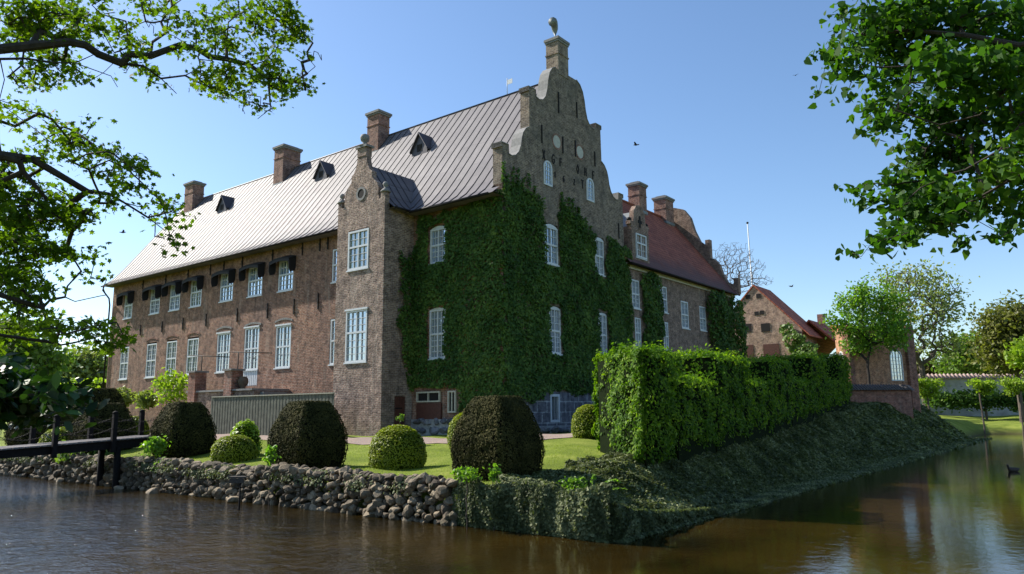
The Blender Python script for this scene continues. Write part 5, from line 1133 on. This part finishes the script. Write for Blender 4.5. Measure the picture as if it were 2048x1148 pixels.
topb = [(40, 30, 60, 35), (100, 50, 60, 45), (160, 40, 40, 40), (30, 75, 50, 25), (150, 95, 20, 10), (200, 55, 25, 20), (215, 20, 25, 18), (80, 150, 50, 18), (150, 150, 35, 16), (195, 172, 22, 10), (20, 150, 25, 16), (120, 130, 40, 20), (240, 65, 22, 12), (262, 85, 25, 16), (285, 8, 25, 10), (330, 40, 14, 10), (330, 5, 25, 9), (355, 40, 16, 12), (350, 80, 22, 14), (262, 130, 30, 14), (300, 145, 22, 12), (390, 60, 18, 15), (425, 40, 28, 20), (450, 75, 40, 20), (470, 15, 40, 18), (520, 40, 36, 28), (560, 20, 34, 25), (590, 50, 24, 26), (560, 85, 42, 22), (510, 100, 40, 20), (600, 85, 22, 15), (450, 115, 32, 16), (410, 120, 18, 16), (480, 145, 48, 20), (540, 135, 40, 20), (420, 165, 35, 14), (455, 185, 30, 16), (540, 175, 45, 20), (575, 195, 22, 16), (600, 165, 16, 14), (510, 205, 30, 10), (620, 120, 12, 15)]
lowb = [(20, 215, 26, 12), (60, 222, 22, 12), (15, 245, 22, 12), (140, 268, 38, 16), (205, 262, 20, 12), (100, 290, 36, 16), (170, 300, 42, 20), (60, 310, 28, 14), (215, 300, 26, 18), (140, 325, 30, 14), (250, 325, 22, 14), (280, 345, 24, 14), (210, 345, 34, 14), (270, 375, 24, 10), (320, 400, 20, 12), (350, 415, 20, 16), (300, 430, 22, 10), (205, 405, 18, 18), (350, 455, 12, 10), (340, 485, 9, 12), (130, 395, 30, 22), (20, 330, 36, 18), (30, 380, 48, 36), (70, 430, 60, 44), (20, 460, 46, 50), (130, 440, 30, 30), (165, 430, 20, 20), (60, 500, 60, 36), (120, 500, 34, 28), (165, 510, 26, 22), (30, 560, 55, 34), (180, 555, 18, 12), (70, 590, 40, 20), (40, 620, 54, 20), (75, 650, 36, 16), (20, 665, 36, 18), (125, 645, 26, 12), (130, 665, 24, 12), (165, 650, 24, 12), (205, 650, 24, 14), (230, 670, 20, 16), (215, 690, 24, 10), (180, 690, 20, 8), (20, 700, 22, 14), (0, 520, 50, 60), (-60, 400, 60, 120)]
tb = np.vstack([wblobs(blobs_px(topb, 10.2, 12.3), 520), wblobs(blobs_px(lowb, 9.2, 11.2), 620)])
bare = wblobs(blobs_px([(500, 225, 22, 14), (535, 215, 16, 12), (628, 110, 14, 22), (610, 130, 20, 12), (30, 160, 20, 12), (320, 470, 14, 10), (300, 50, 20, 12)], 11.5, 12.2, .3), 70)
arr, Pn, tips = grow(nodes, par, np.vstack([tb, bare]), .22, .5, .0, .02)
bv, _ = branch_mesh(arr, Pn, .006, 2.05, .2); tk = fastmesh('trunk', bv, 4, M['bark'], mt); tk.matrix_parent_inverse = Matrix.Translation((-mb0[0], -mb0[1], -zb))
tp = arr[np.array(tips)]; d2b = np.min(np.linalg.norm(tp[:, None]-bare[None], axis=2), axis=1); tp = tp[(d2b > .02) & (RNG.random(len(tp)) < .9)]
per = 13; P = np.repeat(tp, per, 0)+RNG.normal(0, .1, (len(tp)*per, 3))*np.array([1, 1, .55]); lf = leaves('crown', P, rdir(len(P), .9), .072*RNG.uniform(.5, 1.4, len(P)), M['maple'], 'maple', mt); lf.matrix_parent_inverse = Matrix.Translation((-mb0[0], -mb0[1], -zb))
# ---- near tree, right
rb0 = np.array([11.5, 4.6, 0]); zb2 = hw(*rb0[:2]); rt = empty('linden_tree', (rb0[0], rb0[1], zb2), 0, 'large linden whose dense leafy branches hang in from the upper right', 'tree')
nodes = [rb0+[0, 0, zb2-.3], rb0+[-.1, .3, 3.0], rb0+[-.3, .8, 6.0], rb0+[-.5, 1.4, 8.0]]; par = [-1, 0, 1, 2]
add_limb(2, limb_pts([(2150, 60), (2040, 90), (1930, 70), (1820, 60), (1720, 70)], [8, 8.3, 8.6, 8.9, 9.1])); add_limb(2, limb_pts([(2160, 120), (2030, 160), (1960, 230), (1880, 250), (1790, 220)], [8, 8.3, 8.6, 8.9, 9.1])); add_limb(1, limb_pts([(2160, 200), (2040, 250), (2000, 300), (1930, 340), (1850, 360), (1780, 370), (1740, 365)], [7.8, 8.2, 8.4, 8.6, 8.8, 8.9, 9])); add_limb(1, limb_pts([(2150, 300), (2020, 360), (1950, 400), (1870, 430)], [7.9, 8.3, 8.6, 8.8]))
linb = [(1700, 30, 40, 30), (1740, 60, 55, 40), (1665, 95, 30, 22), (1690, 120, 28, 20), (1700, 150, 14, 14), (1636, 115, 18, 14), (1630, 130, 8, 10), (1668, 150, 10, 14), (1716, 178, 14, 14), (1800, 40, 80, 50), (1900, 50, 80, 60), (2000, 60, 70, 70), (1790, 120, 60, 45), (1870, 140, 70, 50), (1970, 150, 80, 60), (1775, 190, 42, 34), (1765, 235, 28, 24), (1750, 255, 14, 14), (1840, 210, 55, 40), (1920, 230, 60, 50), (2010, 230, 55, 60), (1840, 270, 30, 24), (1880, 300, 70, 40), (1960, 320, 60, 50), (2030, 320, 40, 50), (1830, 320, 26, 20), (1840, 350, 60, 22), (1735, 372, 30, 14), (1705, 378, 14, 10), (1765, 385, 30, 18), (1800, 400, 50, 26), (1870, 400, 60, 36), (1780, 430, 38, 20), (1850, 445, 55, 26), (1750, 470, 24, 18), (1735, 490, 16, 10), (1790, 480, 36, 16), (1900, 440, 36, 22), (1960, 400, 40, 26), (2010, 420, 34, 26), (1900, 490, 18, 14), (2035, 400, 26, 30), (1960, 450, 22, 16), (2030, 460, 22, 18), (1995, 480, 16, 8), (2120, 200, 90, 200)]
tb = wblobs(blobs_px(linb, 8.0, 9.8, .5), 900); arr, Pn, tips = grow(nodes, par, tb, .22, .4, .0, .02); bv, _ = branch_mesh(arr, Pn, .0038, 2.2, .2)
tk = fastmesh('trunk', bv, 4, M['bark'], rt); tk.matrix_parent_inverse = Matrix.Translation((-rb0[0], -rb0[1], -zb2))
tp = arr[np.array(tips)]; tp = tp[RNG.random(len(tp)) < .85]; per = 14; P = np.repeat(tp, per, 0)+RNG.normal(0, .095, (len(tp)*per, 3))*np.array([1, 1, .7]); D = rdir(len(P), .35); lf = leaves('crown', P, D, .084*RNG.uniform(.5, 1.4, len(P)), M['linden'], 'linden', rt); lf.matrix_parent_inverse = Matrix.Translation((-rb0[0], -rb0[1], -zb2))
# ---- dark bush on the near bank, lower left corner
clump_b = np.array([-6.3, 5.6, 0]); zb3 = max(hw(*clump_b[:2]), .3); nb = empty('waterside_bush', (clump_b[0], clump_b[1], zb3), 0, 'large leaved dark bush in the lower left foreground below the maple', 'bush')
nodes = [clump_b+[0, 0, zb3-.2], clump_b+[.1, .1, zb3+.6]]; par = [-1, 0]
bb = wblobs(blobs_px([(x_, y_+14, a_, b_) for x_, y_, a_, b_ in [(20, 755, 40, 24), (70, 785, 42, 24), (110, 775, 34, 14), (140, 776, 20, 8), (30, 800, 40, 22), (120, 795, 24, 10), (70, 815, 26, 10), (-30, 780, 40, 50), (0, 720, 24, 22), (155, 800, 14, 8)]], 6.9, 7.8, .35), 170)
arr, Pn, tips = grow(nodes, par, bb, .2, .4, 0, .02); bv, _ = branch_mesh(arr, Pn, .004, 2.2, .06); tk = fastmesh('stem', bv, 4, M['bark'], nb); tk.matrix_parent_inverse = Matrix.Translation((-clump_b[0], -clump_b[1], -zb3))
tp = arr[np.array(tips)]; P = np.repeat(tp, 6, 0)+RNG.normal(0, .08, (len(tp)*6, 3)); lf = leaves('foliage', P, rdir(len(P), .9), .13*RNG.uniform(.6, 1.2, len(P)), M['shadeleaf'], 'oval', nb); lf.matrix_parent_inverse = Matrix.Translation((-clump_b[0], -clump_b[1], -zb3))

# ================================================================ BIRDS
p = onz(2028, 943, 0); dk = empty('duck', (p[0], p[1], 0), pi, 'dark duck swimming left on the moat at the right edge', 'duck')
m = MB(); m.tube([(-.24, 0, .13), (-.17, 0, .09), (-.05, 0, .06), (.08, 0, .06), (.16, 0, .08), (.2, 0, .15), (.21, 0, .21), (.24, 0, .24), (.28, 0, .235)], [.01, .06, .1, .105, .08, .045, .04, .05, .025], 10); m.build('body', plain('duck_plumage', (.05, .035, .025), .7), dk)
m = MB(); m.tube([(.27, 0, .235), (.31, 0, .225), (.34, 0, .22)], [.022, .018, .008], 6); m.build('bill', plain('duck_bill', (.25, .18, .05), .5), dk)
for px, py, Y, s, rz, lb in ((1272, 290, 30, .24, 2.6, 'dark bird flying right of the gable scrolls'), (246, 465, 26, .2, .6, 'small dark bird flying left of the metal roof'), (1591, 151, 40, .16, 1, 'tiny bird high in the sky near the hanging linden'), (1583, 573, 60, .35, .3, 'tiny bird above the low outbuilding')):
    p = atY(px, py, Y); b = empty('bird', p, rz, lb, 'bird', 'birds in flight'); m = MB(); m.tube([(-s*.6, 0, 0), (-s*.25, 0, .0), (0, 0, 0), (s*.3, 0, .02), (s*.5, 0, .02)], [s*.05, s*.1, s*.14, s*.1, .004], 8); m.build('body', M['iron'], b)
    for sg in (-1, 1):
        m = MB(); m.prism([(s*.2, sg*s*.08, .01), (s*.15, sg*s*.55, s*.3), (-s*.15, sg*s*1.0, s*.25), (-s*.15, sg*s*.5, s*.2), (-s*.2, sg*s*.08, 0)], (0, 0, .012)); m.build('wing', M['iron'], b)
